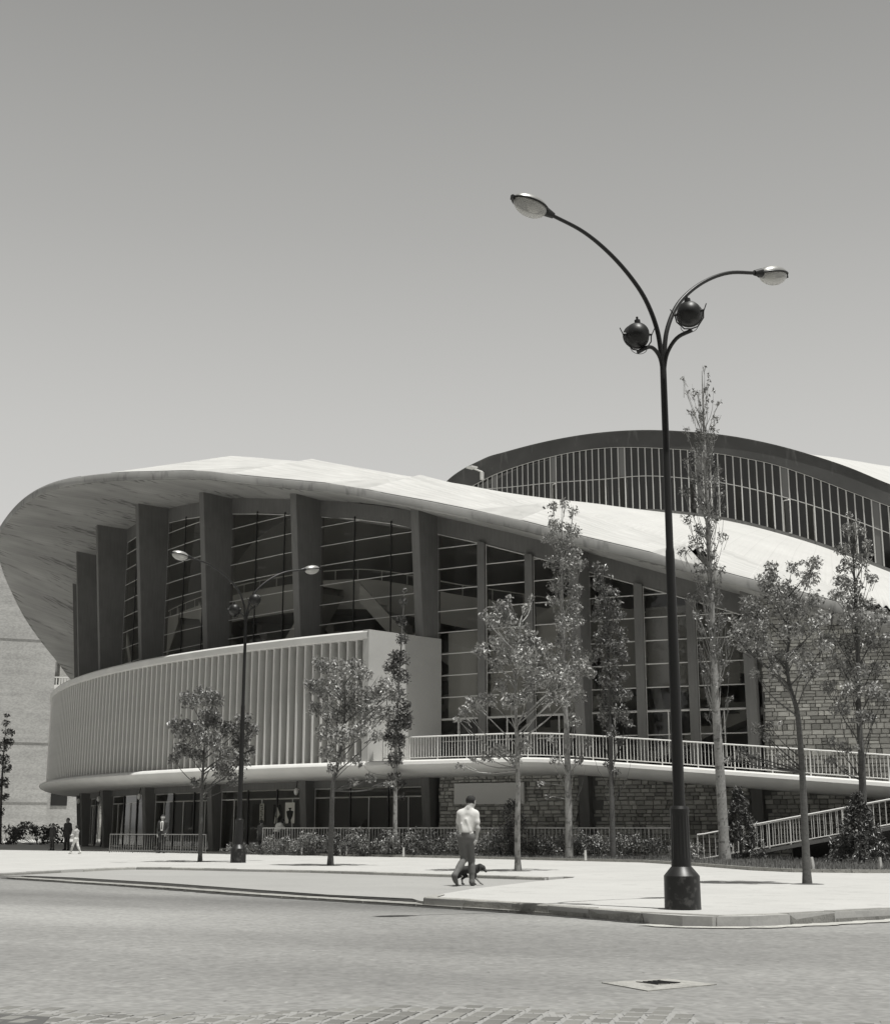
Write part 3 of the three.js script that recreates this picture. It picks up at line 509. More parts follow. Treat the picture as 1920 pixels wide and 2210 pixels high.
// ---- rubble stone walls: every stone proud of dark recessed joints
{
  part('stone_backing', sweep(-33.2, 8, 40, d => [[RG + 0.0, 0], [RG + 0.0, 3.3 + walkY(d)]]), M.mortar, arena);
  part('stone_backing', sweep(-18.75, 8, 30, d => [[RG - 0.02, 1.8], [RG - 0.02, sofH(d, RG) + 0.1]]), M.mortar, arena);
  const r = rng(404), stones = [];
  const lay = (d0, d1, y0, y1f, rad, skip) => {
    let y = y0; while (y < 13) {
      const h = 0.12 + r() * 0.075 + (r() < 0.12 ? 0.07 : 0); let d = d0 + r() * 0.1; let any = false;
      while (d < d1) {
        const w = (0.19 + r() * 0.27) * (r() < 0.12 ? 1.4 : 1), dd = w / rad * 180 / Math.PI, m = d + dd / 2;
        if (y + h < y1f(m) + 0.1 && m + dd / 2 < d1 && !(skip && skip(m, y, dd))) {
          any = true; const two = h > 0.2 && r() < 0.25;
          if (two) { stones.push([m, y + h * 0.25, w, h / 2, rad]); stones.push([m, y + h * 0.75, w, h / 2, rad]); } else stones.push([m, y + h / 2, w, h, rad]);
        }
        d += dd;
      }
      y += h; if (!any) break;
    }
  };
  const nearCol = (m, y, dd) => [7, 8, 9].some(k => Math.abs(m - colDeg(k)) < 0.24 + dd / 2);
  lay(-33.2, -8, 0.02, d => 3.18 + walkY(d), RG, nearCol);
  lay(-18.75, -8, 2.6, d => sofH(d, RG), RG, null);
  const unit = grid([[[-0.5, -0.5, -0.5], [-0.5, -0.5, 0.2], [-0.42, -0.40, 0.5]], [[0.5, -0.5, -0.5], [0.5, -0.5, 0.2], [0.42, -0.40, 0.5]], [[0.5, 0.5, -0.5], [0.5, 0.5, 0.2], [0.44, 0.42, 0.5]], [[-0.5, 0.5, -0.5], [-0.5, 0.5, 0.2], [-0.43, 0.41, 0.5]], [[-0.5, -0.5, -0.5], [-0.5, -0.5, 0.2], [-0.42, -0.40, 0.5]]], 0.2);
  const front = quadsToGeo([[[-0.42, -0.40, 0.5], [0.42, -0.40, 0.5], [0.44, 0.42, 0.5], [-0.43, 0.41, 0.5]]]);
  const sg = merge([unit, front]);
  const dist = s => { const p = P(s[0], s[4], s[1]); return Math.hypot(p[0] + CX, p[2] + CZ); };
  stones.forEach(s => { s.d = dist(s); s.px = (P(s[0], s[4], 0)[0] + CX) / -(P(s[0], s[4], 0)[2] + CZ); });
  const seen = stones.filter(s => s.px < 0.36).sort((a, b) => b[2] * b[3] / b.d / b.d - a[2] * a[3] / a.d / a.d);
  const put = s => { const p = P(s[0], s[4] + 0.03 + 0.0, s[1]); const q = new THREE.Quaternion().setFromEuler(new THREE.Euler((r() - 0.5) * 0.05, R(s[0]) + (r() - 0.5) * 0.03, (r() - 0.5) * 0.03)); return new THREE.Matrix4().compose(new THREE.Vector3(...p), q, new THREE.Vector3(s[2] - 0.02, s[3] - 0.018, 0.085 + r() * 0.04)); };
  const tone = () => { const x = r(); return x < 0.15 ? 0 : x < 0.4 ? 1 : x < 0.7 ? 2 : x < 0.9 ? 3 : 4; };
  seen.slice(0, 300).forEach(s => { const m = part('stone', sg, M.stone[tone()], arena); put(s).decompose(m.position, m.quaternion, m.scale); });
  const rest = seen.slice(300).concat(stones.filter(s => s.px >= 0.36 && s.px < 0.5));
  const inst = new THREE.InstancedMesh(sg, mapped(T_stone, 0.93), rest.length); inst.name = 'stone_facing'; inst.userData.kind = 'stuff'; inst.castShadow = inst.receiveShadow = true;
  rest.forEach((s, i) => { inst.setMatrixAt(i, put(s)); inst.setColorAt(i, G([0.62, 0.85, 1.0, 1.18, 1.42][tone()])); });
  arena.add(inst);
}
// posters behind the entrance glass
{
  const poster = (d, y, w, h, draw, label, name = 'poster') => {
    const c = document.createElement('canvas'); c.width = 128; c.height = Math.round(128 * h / w); const x = c.getContext('2d'); draw(x, c.width, c.height);
    const t = new THREE.CanvasTexture(c); t.colorSpace = THREE.SRGBColorSpace; const g = new THREE.PlaneGeometry(w, h); const p = P(d, RG - 0.10, y);
    single(name, label, 'poster', g, new THREE.MeshStandardMaterial({ map: t, roughness: 0.8, side: THREE.DoubleSide }), [p[0] + CX, p[1], p[2] + CZ], R(d));
  };
  poster(-42.35, 1.78, 0.66, 0.95, (x, w, h) => { x.fillStyle = '#dcdad2'; x.fillRect(0, 0, w, h); x.fillStyle = '#2b2b28'; x.beginPath(); x.moveTo(w * .12, h * .42); x.lineTo(w * .35, h * .38); x.lineTo(w * .62, h * .38); x.lineTo(w * .88, h * .42); x.lineTo(w * .78, h * .66); x.lineTo(w * .62, h * .84); x.lineTo(w * .66, h); x.lineTo(w * .36, h); x.lineTo(w * .38, h * .84); x.lineTo(w * .22, h * .66); x.fill(); x.fillRect(w * .36, h * .25, w * .3, h * .06); x.fillRect(w * .44, h * .3, w * .16, h * .09); }, 'white poster with a dark vase-shaped figure on the entrance glass');
  poster(-43.3, 1.72, 0.5, 0.9, (x, w, h) => { x.fillStyle = '#1c1d1b'; x.fillRect(0, 0, w, h); x.fillStyle = '#b9b8b0'; x.beginPath(); x.moveTo(w * .45, h * .05); x.lineTo(w * .95, h * .5); x.lineTo(w * .6, h * .7); x.lineTo(w * .6, h * .97); x.lineTo(w * .1, h * .97); x.fill(); x.fillStyle = '#55554f'; x.beginPath(); x.arc(w * .4, h * .6, w * .13, 0, 7); x.fill(); }, 'dark poster with a pale pennant shape on the entrance glass');
  poster(-44.45, 1.78, 0.34, 0.9, (x, w, h) => { x.fillStyle = '#a9a89f'; x.fillRect(0, 0, w, h); x.fillStyle = '#3b3b37'; for (let i = 0; i < 9; i++) x.fillRect(w * (.15 + .1 * (i % 3)), h * (.06 + .1 * i), w * .5, h * .05); }, 'narrow grey printed poster beside the dark pennant poster');
  const g = box(3.3, 0.86, 0.1), p = P(-30.55, RG + 0.22, 2.5);
  single('notice_board', 'long blank pale board fixed to the rubble stone wall', 'board', g, std(0.75, 0.85), [p[0] + CX, p[1], p[2] + CZ], R(-30.55));
}

// ---------------------------------------------------------------- railings
function railing(name, label, deg0, deg1, r, yBase, h, gap, mat, opt = {}) {
  const o = thing(name, label, 'railing', [CX, 0, CZ]); const n = Math.ceil((deg1 - deg0) * r * Math.PI / 180 / gap), pts = [], low = [];
  for (let i = 0; i <= 60; i++) { const d = lerp(deg0, deg1, i / 60); pts.push(P(d, r, yBase(d) + h)); low.push(P(d, r, yBase(d) + (opt.low ?? 0.08))); }
  part('top_rail', tube(pts, opt.rail ?? 0.032, 6), mat, o); part('bottom_rail', tube(low, 0.018, 5), mat, o);
  const g = new THREE.CylinderGeometry(0.013, 0.013, 1, 5), gp = new THREE.CylinderGeometry(0.026, 0.026, 1, 6);
  for (let i = 0; i <= n; i++) { const d = lerp(deg0, deg1, i / n), post = i % (opt.every ?? 10) === 0, y0 = yBase(d) - (post ? 0.1 : -(opt.low ?? 0.08)), y1 = yBase(d) + h; const m = part(post ? 'post' : 'baluster', post ? gp : g, mat, o, P(d, r, (y0 + y1) / 2)); m.scale.y = y1 - y0; }
  return o;
}
railing('walkway_railing', 'white baluster railing along the edge of the curved walkway', -33.3, 3, 59.6, d => 3.76 + walkY(d), 0.90, 0.132, M.white);
railing('garden_railing', 'thin pale railing behind the hedge at the foot of the stone wall', -39.9, -21.4, 59.3, d => 0.05, 1.05, 0.15, M.frame, { rail: 0.026 });
{ // straight barrier railing in the shade of the entrance
  const o = thing('barrier_railing', 'low metal barrier railing in the shade before the entrance doors', 'railing', [-13.2, 0, -64.4], R(-32));
  part('top_rail', tube([[-2.6, 0.82, 0], [3.2, 0.82, 0]], 0.022, 6), M.barrier, o); part('bottom_rail', tube([[-2.6, 0.1, 0], [3.2, 0.1, 0]], 0.016, 6), M.barrier, o);
  const g = new THREE.CylinderGeometry(0.014, 0.014, 0.8, 5); for (let i = 0; i <= 40; i++) { const m = part(i % 10 ? 'baluster' : 'post', g, M.barrier, o, [-2.6 + i * 0.145, 0.42, 0]); if (i % 10 === 0) m.scale.set(1.7, 1.05, 1.7); }
}
{ // garden ramp rising to the right between two white railings
  const rampY = d => 0.02 + Math.max(0, d + 20.2) * 0.2;
  const o = thing('garden_ramp', 'concrete ramp rising to the right above the lawn', 'ramp', [CX, 0, CZ]);
  part('slab', sweep(-20.4, -8, 30, d => [[60.7, rampY(d) - 0.12], [60.7, rampY(d)], [62.4, rampY(d)], [62.4, rampY(d) - 0.12], [60.7, rampY(d) - 0.14]], 0.4), M.concrete, o);
  part('underside_wall', sweep(-17.5, -8, 20, d => [[61.0, 0], [61.0, rampY(d) - 0.1]], 0.4), M.concrete, o);
  for (const d of [-19.2, -15.6, -12]) part('support', hexa([P(d, 62.3, 0), P(d + .3, 62.3, 0), P(d + .3, 60.8, 0), P(d, 60.8, 0)], [P(d, 62.3, rampY(d) - .2), P(d + .3, 62.3, rampY(d) - .2), P(d + .3, 60.8, rampY(d) - .2), P(d, 60.8, rampY(d) - .2)]), M.concrete, o);
  railing('ramp_railing', 'white railing on the near side of the garden ramp', -20.3, -8.4, 62.35, rampY, 0.86, 0.2, M.white, { every: 12, low: 0.06 });
  railing('ramp_railing', 'white railing on the far side of the garden ramp', -19.8, -8.4, 60.8, rampY, 0.86, 0.2, M.white, { every: 12, low: 0.06 });
}

// ---------------------------------------------------------------- street lamps
function streetLamp(label, pos, turn) {
  const o = thing('street_lamp', label, 'street lamp', pos, turn, undefined);
  part('base_drum', lathe([[0, 0.0], [0.255, 0], [0.252, 0.03], [0.248, 0.45], [0.243, 0.458], [0.152, 0.565], [0.14, 0.575], [0, 0.58]], 40), M.ironWorn, o);
  { // fluted plinth
    const rows = []; for (let i = 0; i <= 64; i++) { const a = i / 64 * Math.PI * 2, f = 1 - 0.05 * (i % 4 === 2 ? 1 : i % 4 ? 0.5 : 0); rows.push([[0.14, 0.56], [0.138, 0.66], [0.137 * f, 0.70], [0.128 * f, 1.26], [0.135, 1.30], [0.137, 1.36], [0.118, 1.40], [0.07, 1.41]].map(([r, y]) => [Math.sin(a) * r, y, Math.cos(a) * r])); }
    part('plinth', grid(rows, 0.35), M.iron, o);
  }
  part('pole', lathe([[0.09, 1.38], [0.082, 1.6], [0.078, 3.2], [0.066, 5.0], [0.064, 5.06], [0.055, 5.12], [0.048, 8.0], [0.046, 8.06], [0, 8.07]], 20), M.iron, o);
  for (const s of [-1, 1]) {
    const arm = curve([[0, 7.7], [s * 0.03, 8.1], [s * 0.1, 8.5], [s * 0.31, 8.93], [s * 0.6, 9.24], [s * 1.0, 9.53], [s * 1.47, 9.75], [s * 2.08, 9.88]].map(([x, y]) => [x, y, 0]), 40);
    part('arm', tube(arm, arm.map((_, i) => lerp(0.040, 0.028, i / 40)), 10), M.iron, o);
    const head = new THREE.Group(); head.name = 'lamp_head'; head.position.set(s * 2.08, 9.88, 0); head.rotation.z = s * 0.16; o.add(head);
    const sx = s;
    part('socket', tube([[-0.06 * sx, 0, 0], [0.10 * sx, 0.01, 0]], [0.045, 0.075], 10), M.iron, head);
    const dome = new THREE.SphereGeometry(0.3, 24, 10, 0, Math.PI * 2, 0, Math.PI / 2); dome.scale(0.98, 0.46, 0.58); part('hood', dome, M.alu, head, [sx * 0.36, 0, 0]);
    const ringp = []; for (let i = 0; i <= 32; i++) { const a = i / 32 * Math.PI * 2; ringp.push([sx * 0.36 + Math.cos(a) * 0.298, 0, Math.sin(a) * 0.178]); } part('rim', tube(ringp, 0.016, 6, false), M.iron, head);
    const bowl = new THREE.SphereGeometry(0.285, 24, 10, 0, Math.PI * 2, Math.PI / 2, Math.PI / 2); bowl.scale(0.98, 0.62, 0.58); part('glass_bowl', bowl, M.lampGlass, head, [sx * 0.36, -0.005, 0]);
    const bulb = new THREE.SphereGeometry(0.07, 12, 8); bulb.scale(1.5, 1, 1); part('bulb', bulb, std(0.7, 0.3), head, [sx * 0.30, -0.03, 0]);
    part('clasp', box(0.05, 0.07, 0.05), M.iron, head, [sx * 0.67, -0.01, 0]);
  }
  return o;
}
function floodlight(lamp, x, y, z, armPts) { // projector on a short bracket arm, aimed at the arena
  part('bracket_arm', tube(curve(armPts, 14), 0.03, 8), M.iron, lamp);
  const f = new THREE.Group(); f.name = 'floodlight'; f.position.set(x, y, z); f.rotation.set(-0.12, 0, 0); lamp.add(f);
  f.rotation.y = -lamp.rotation.y + (x < 0 ? 0.15 : -0.25);
  const prof = [[0, 0.16], [0.05, 0.158], [0.11, 0.13], [0.16, 0.08], [0.183, 0.01], [0.19, -0.06], [0.20, -0.07], [0.20, -0.10], [0.185, -0.105]];
  const b = lathe(prof, 28); b.rotateX(Math.PI / 2); part('housing', b, M.iron, f);
  const lens = lathe([[0, -0.13], [0.1, -0.125], [0.187, -0.10]], 24); lens.rotateX(Math.PI / 2); part('lens', lens, M.lampGlass, f);
  part('cable_box', merge([tube([[0, 0.12, 0.06], [0, 0.2, 0.07]], [0.05, 0.045], 8), tube([[0, 0.2, 0.07], [0, 0.25, 0.07]], 0.018, 6)]), M.iron, f);
  for (const s of [-1, 1]) part('trunnion', merge([tube([[s * 0.18, 0, 0], [s * 0.225, 0, 0]], 0.022, 6), tube([[s * 0.215, -0.02, 0], [s * 0.27, 0.09, 0.03]], 0.008, 5)]), M.iron, f);
  part('yoke', tube([[-0.215, 0.0, 0], [-0.20, -0.12, 0], [-0.10, -0.25, 0], [0.0, -0.27, 0], [0.10, -0.25, 0], [0.20, -0.12, 0], [0.215, 0, 0]], 0.011, 5), M.iron, f);
  const w = []; for (let i = 0; i <= 12; i++) { const a = i / 12 * Math.PI; w.push([0.13 * Math.cos(a) - 0.02, -0.24 - 0.11 * Math.sin(a), 0.05]); } part('cable', tube(w, 0.005, 4), M.iron, f);
}
const lampYaw = Math.atan2(-1.29, 2.05) * -1;   // arms run from near left to far right
{
  const yaw = -Math.atan2(-1.2925, 2.0479); const L1 = streetLamp('tall black twin-arm street lamp with two floodlights on the kerb corner', [3.297, 0, -20.025], yaw);
  const loc = (x, y, z) => { const c = Math.cos(-yaw), s = Math.sin(-yaw); return [x * c + z * s, y, -x * s + z * c]; };
  floodlight(L1, ...loc(-0.42, 8.31, 0.32), [[0, 7.75, 0], loc(-0.06, 8.06, 0.05), loc(-0.2, 8.16, 0.17), loc(-0.42, 8.03, 0.32)]);
  floodlight(L1, ...loc(0.37, 8.66, 0.3), [[0, 7.75, 0], loc(0.06, 8.1, 0.05), loc(0.2, 8.31, 0.16), loc(0.40, 8.38, 0.3)]);
  const L2 = streetLamp('smaller distant twin-arm street lamp on the pavement before the drum', [-6.72, 0, -46.6], yaw);
  floodlight(L2, ...loc(-0.36, 8.28, 0.25), [[0, 7.75, 0], loc(-0.06, 8.06, 0.05), loc(-0.2, 8.16, 0.17), loc(-0.36, 8.02, 0.25)]);
  floodlight(L2, ...loc(0.30, 8.62, 0.25), [[0, 7.75, 0], loc(0.06, 8.1, 0.05), loc(0.2, 8.31, 0.16), loc(0.33, 8.34, 0.25)]);
}
const TREE_DATA = {
  T1: { at: [-8.16, -47.80], trunk: [[0.00,0.00],[-0.02,1.21],[-0.03,2.43],[-0.01,3.35],[0.01,4.60],[0.01,5.38]],
    clumps: [[-0.09,5.54,0.35],[-0.40,5.30,0.35],[0.40,5.30,0.32],[0.02,4.83,0.40],[0.34,4.60,0.32],[-0.76,4.44,0.35],[-0.91,4.21,0.19],[-0.20,4.28,0.39],[0.29,3.97,0.39],[0.82,4.36,0.32],[1.37,4.60,0.35],[1.61,4.36,0.24],[1.23,3.97,0.35],[-0.65,3.66,0.35],[-0.95,3.35,0.19],[-0.17,3.51,0.28],[0.77,3.51,0.39],[1.25,3.35,0.35],[0.64,2.96,0.31],[1.04,2.73,0.28],[-0.13,2.58,0.19],[1.56,3.66,0.19]] },
  T2: { at: [-3.44, -43.10], trunk: [[0.00,0.00],[0.01,1.20],[0.04,2.43],[0.16,2.99],[0.29,3.69],[0.37,4.82],[0.28,5.82]],
    clumps: [[-0.30,5.96,0.26],[0.21,5.82,0.36],[0.71,5.96,0.29],[1.00,5.67,0.26],[-0.57,5.39,0.29],[-0.79,5.46,0.14],[-0.14,5.25,0.40],[0.43,5.25,0.40],[1.15,5.10,0.36],[1.58,5.39,0.29],[1.80,5.10,0.21],[-0.56,4.68,0.26],[0.02,4.54,0.40],[0.59,4.68,0.40],[1.16,4.54,0.36],[1.66,4.54,0.29],[-0.26,3.97,0.31],[0.31,3.83,0.36],[0.88,3.97,0.31],[1.38,3.83,0.21],[-0.17,3.34,0.26],[0.33,3.13,0.21],[0.05,2.85,0.17],[0.75,3.13,0.17],[1.18,2.57,0.17],[1.75,2.43,0.14],[0.62,2.50,0.14]] },
  T3: { at: [-1.98, -56.20], trunk: [[0.00,0.07],[0.02,1.76],[0.01,3.56],[0.08,5.95],[0.20,8.19],[0.33,10.57]],
    clumps: [[0.35,10.57,0.11],[0.28,10.09,0.19],[0.19,9.33,0.26],[0.25,8.57,0.26],[0.11,7.81,0.41],[-0.17,7.44,0.34],[0.21,7.07,0.37],[0.08,6.32,0.37],[0.12,5.58,0.46],[0.31,5.21,0.37],[-0.06,5.03,0.37],[0.04,4.48,0.41],[-0.05,3.75,0.33],[-0.04,3.02,0.29],[-0.07,2.66,0.18],[0.26,2.30,0.15],[0.33,2.84,0.15],[-0.33,4.66,0.22],[0.46,5.95,0.19]] },
  T4: { at: [1.91, -37.60], trunk: [[0.00,0.00],[-0.01,0.95],[0.02,1.90],[0.02,2.87],[-0.01,3.85],[-0.00,4.97],[0.08,6.10],[0.25,6.99]],
    clumps: [[-0.39,6.86,0.23],[-0.64,6.73,0.19],[-0.89,6.73,0.13],[-0.20,7.11,0.10],[0.37,7.11,0.13],[0.50,7.37,0.10],[-0.26,6.54,0.28],[-0.64,6.48,0.19],[-0.02,6.22,0.32],[-0.40,6.03,0.25],[-0.90,5.91,0.19],[-1.03,5.78,0.13],[0.36,6.10,0.31],[0.73,5.84,0.31],[0.23,5.59,0.38],[-0.27,5.59,0.28],[-0.53,5.47,0.23],[0.85,5.34,0.35],[1.35,5.22,0.35],[1.73,5.34,0.25],[1.98,5.22,0.19],[0.47,4.97,0.35],[1.09,4.84,0.31],[-0.41,4.84,0.19],[-0.78,4.47,0.25],[-1.16,4.34,0.22],[-1.41,4.16,0.15],[-1.60,3.97,0.10],[-0.16,4.34,0.25],[0.21,4.47,0.22],[0.96,4.47,0.25],[1.59,4.72,0.19],[-0.42,3.11,0.22],[-0.79,2.99,0.19],[0.20,3.24,0.22],[-0.05,2.87,0.17],[-1.16,2.87,0.10],[-1.54,2.69,0.10]] },
  T5: { at: [4.42, -51.00], trunk: [[-0.00,0.12],[0.01,1.70],[-0.00,3.34],[-0.03,5.50],[-0.06,7.54],[-0.08,10.13],[-0.03,12.78]],
    clumps: [[-0.41,12.78,0.21],[0.03,12.87,0.21],[0.37,12.60,0.21],[-0.25,12.25,0.31],[0.35,11.89,0.35],[-0.52,11.71,0.26],[-0.00,11.36,0.38],[0.51,11.18,0.26],[-0.45,10.83,0.31],[0.15,10.48,0.43],[0.67,10.66,0.21],[-0.29,9.95,0.31],[0.40,9.78,0.34],[-0.47,9.26,0.26],[0.21,9.08,0.43],[-0.06,8.39,0.38],[0.54,8.57,0.26],[0.18,7.71,0.43],[-0.34,7.19,0.26],[0.68,7.19,0.34],[0.16,6.51,0.37],[0.49,5.84,0.30],[-0.11,5.50,0.20],[0.29,4.83,0.24],[-0.56,4.16,0.20],[-0.40,3.50,0.23],[0.79,4.16,0.20],[0.43,3.50,0.20],[-1.00,2.68,0.13],[-0.76,2.19,0.13]] },
  T6: { at: [5.88, -50.20], trunk: [[-0.00,0.13],[0.01,1.69],[0.02,3.30],[0.02,5.10],[0.03,7.43],[-0.10,10.33]],
    clumps: [[-0.35,10.51,0.14],[-0.10,10.33,0.14],[-0.28,9.82,0.25],[0.05,9.64,0.25],[0.30,9.47,0.17],[-0.13,9.13,0.34],[0.29,8.96,0.25],[0.45,8.62,0.20],[-0.31,8.62,0.25],[0.10,8.36,0.34],[0.52,8.11,0.20],[0.59,7.77,0.17],[-0.17,7.77,0.34],[0.33,7.43,0.37],[0.57,7.10,0.17],[-0.35,7.27,0.20],[0.06,6.76,0.37],[0.47,6.43,0.25],[-0.20,6.26,0.25],[0.20,5.93,0.37],[0.62,5.76,0.25],[-0.06,5.43,0.30],[0.35,5.10,0.33],[0.67,4.77,0.20],[-0.24,4.94,0.20],[0.08,4.44,0.25],[0.40,4.12,0.17],[-0.11,3.30,0.16],[0.21,3.06,0.13]] },
  T7: { at: [9.09, -46.60], trunk: [[0.00,0.13],[-0.02,2.09],[-0.06,3.90],[-0.09,5.74],[-0.08,7.76],[-0.08,10.15],[-0.07,12.60],[-0.08,14.76],[-0.06,16.79]],
    clumps: [[-0.04,16.79,0.07],[-0.79,16.45,0.07],[-0.64,15.94,0.10],[-0.33,15.77,0.13],[0.01,16.11,0.13],[0.48,15.60,0.10],[-0.51,15.26,0.16],[-0.02,15.26,0.19],[0.38,15.10,0.16],[-0.70,14.59,0.16],[-0.22,14.42,0.24],[0.27,14.42,0.19],[-0.41,13.76,0.24],[0.07,13.59,0.24],[-0.74,13.42,0.19],[0.38,13.26,0.19],[-0.36,12.93,0.29],[0.11,12.60,0.29],[-0.78,12.43,0.22],[0.50,12.43,0.19],[-0.32,11.94,0.29],[0.22,11.61,0.24],[-0.82,11.45,0.22],[-0.11,11.12,0.29],[-0.53,10.64,0.29],[0.43,10.80,0.19],[-0.94,10.31,0.19],[-0.08,10.15,0.25],[-0.49,9.67,0.25],[0.30,9.67,0.19],[-0.28,9.03,0.28],[-0.76,8.71,0.22],[0.18,8.71,0.22],[-0.63,8.08,0.22],[0.31,8.08,0.19],[-0.10,7.61,0.25],[0.42,7.14,0.19],[0.24,6.51,0.16],[-0.03,5.74,0.15],[0.34,5.27,0.12],[-0.30,4.81,0.11]] },
  T8: { at: [7.27, -28.90], trunk: [[0.00,0.00],[0.02,0.98],[0.02,1.90],[0.02,2.74],[-0.02,3.50],[-0.13,3.98],[-0.16,4.46],[-0.09,5.04],[-0.16,5.82]],
    clumps: [[-0.47,6.42,0.15],[-0.63,6.12,0.20],[-0.23,6.32,0.18],[0.17,6.56,0.14],[0.41,6.47,0.18],[0.25,6.12,0.21],[-0.06,5.92,0.24],[-0.45,5.82,0.24],[-0.85,5.72,0.21],[-0.67,5.43,0.27],[-1.06,5.33,0.21],[-0.18,5.53,0.27],[0.22,5.62,0.24],[0.52,5.82,0.19],[-0.98,5.04,0.24],[-1.22,5.04,0.15],[-0.59,5.04,0.27],[-0.20,5.04,0.24],[0.29,5.14,0.24],[0.59,5.33,0.17],[-1.09,4.75,0.14],[-0.71,4.65,0.24],[-0.23,4.55,0.24],[0.16,4.65,0.21],[0.55,4.75,0.17],[-0.53,4.26,0.14],[0.04,4.26,0.17],[0.33,4.26,0.17],[-0.92,4.17,0.10],[-0.78,3.12,0.13],[-0.49,3.21,0.11],[-0.60,2.93,0.10],[-1.19,2.60,0.13],[-0.96,2.51,0.11],[-1.48,2.46,0.09],[-0.58,2.51,0.08]] },
  T9: { at: [12.85, -44.00], trunk: [[0.01,0.14],[0.08,1.62],[0.13,3.17],[0.14,4.61],[0.22,6.36],[0.27,8.44],[0.30,10.87]],
    clumps: [[0.28,11.03,0.12],[0.20,10.56,0.21],[0.49,10.41,0.18],[0.09,9.95,0.24],[0.61,9.95,0.21],[0.20,9.34,0.30],[0.73,9.50,0.18],[-0.06,8.89,0.27],[0.38,8.74,0.33],[0.84,8.89,0.18],[-0.39,8.29,0.27],[0.19,8.14,0.37],[0.79,8.14,0.27],[-0.72,7.69,0.27],[-0.14,7.54,0.37],[0.44,7.39,0.37],[1.05,7.69,0.27],[-0.62,6.95,0.32],[0.11,6.80,0.41],[0.69,6.80,0.32],[1.22,6.95,0.27],[-0.52,6.21,0.32],[0.20,6.06,0.41],[0.94,6.06,0.32],[-0.71,5.48,0.26],[-0.14,5.33,0.37],[0.59,5.33,0.32],[1.02,5.19,0.22],[-0.46,4.75,0.26],[0.10,4.46,0.26],[0.68,4.46,0.22],[-0.67,3.74,0.17],[-0.25,3.60,0.17],[-0.85,3.17,0.14],[0.19,3.60,0.12],[-0.44,2.89,0.12]] },
  T10: { at: [-31.08, -100.00], trunk: [[-0.06,0.21],[-0.16,2.59],[-0.21,5.16],[-0.18,8.41]],
    clumps: [[-0.08,8.91,0.17],[-0.24,8.41,0.26],[0.00,7.76,0.33],[-0.13,6.78,0.46],[0.11,7.11,0.33],[-0.19,5.81,0.46],[0.12,5.16,0.33],[-0.14,4.20,0.46],[0.12,3.23,0.33],[-0.14,2.28,0.33],[-0.95,5.81,0.39],[-0.64,3.87,0.46]] },
};

// ---------------------------------------------------------------- trees and planting
function leaves(seed, list, size, fill, shape = 1.7) { // list of [x,y,z,r]: small folded leaves scattered through each clump
  const r = rng(seed), Pp = [], U = [], Cc = []; const a = new THREE.Vector3(), u = new THREE.Vector3(), v = new THREE.Vector3(), w = new THREE.Vector3();
  for (const [cx, cy, cz, rad, sq = 1] of list) {
    const n = Math.max(6, Math.round(fill * rad * rad / (size * size)));
    for (let i = 0; i < n; i++) {
      a.set(r() * 2 - 1, r() * 2 - 1, r() * 2 - 1); const l = a.length(); if (l > 1) { a.multiplyScalar(Math.pow(r(), 0.4) / l); } a.multiplyScalar(rad * (0.85 + 0.35 * r())); a.y *= sq;
      u.set(r() - 0.5, (r() - 0.65) * 0.9, r() - 0.5).normalize(); w.set(r() - 0.5, r() * 0.9 + 0.1, r() - 0.5).normalize(); v.crossVectors(u, w).normalize(); w.crossVectors(v, u);
      const s = size * (0.65 + 0.7 * r()), L = s * 0.5 * shape, W = s * 0.36, f = W * 0.35; const X = cx + a.x, Y = cy + a.y, Z = cz + a.z;
      const tn = 0.45 + 1.15 * r(); const t = [[X - u.x * L, Y - u.y * L, Z - u.z * L], [X + v.x * W + w.x * f, Y + v.y * W + w.y * f, Z + v.z * W + w.z * f], [X + u.x * L, Y + u.y * L, Z + u.z * L], [X - v.x * W + w.x * f, Y - v.y * W + w.y * f, Z - v.z * W + w.z * f]];
      for (const k of [0, 1, 2, 0, 2, 3]) { Pp.push(...t[k]); U.push(k & 1, k >> 1); Cc.push(tn, tn, tn); }
    }
  }
  const g = new THREE.BufferGeometry(); g.setAttribute('position', new THREE.Float32BufferAttribute(Pp, 3)); g.setAttribute('uv', new THREE.Float32BufferAttribute(U, 2)); g.setAttribute('color', new THREE.Float32BufferAttribute(Cc, 3)); g.computeVertexNormals(); return g;
}
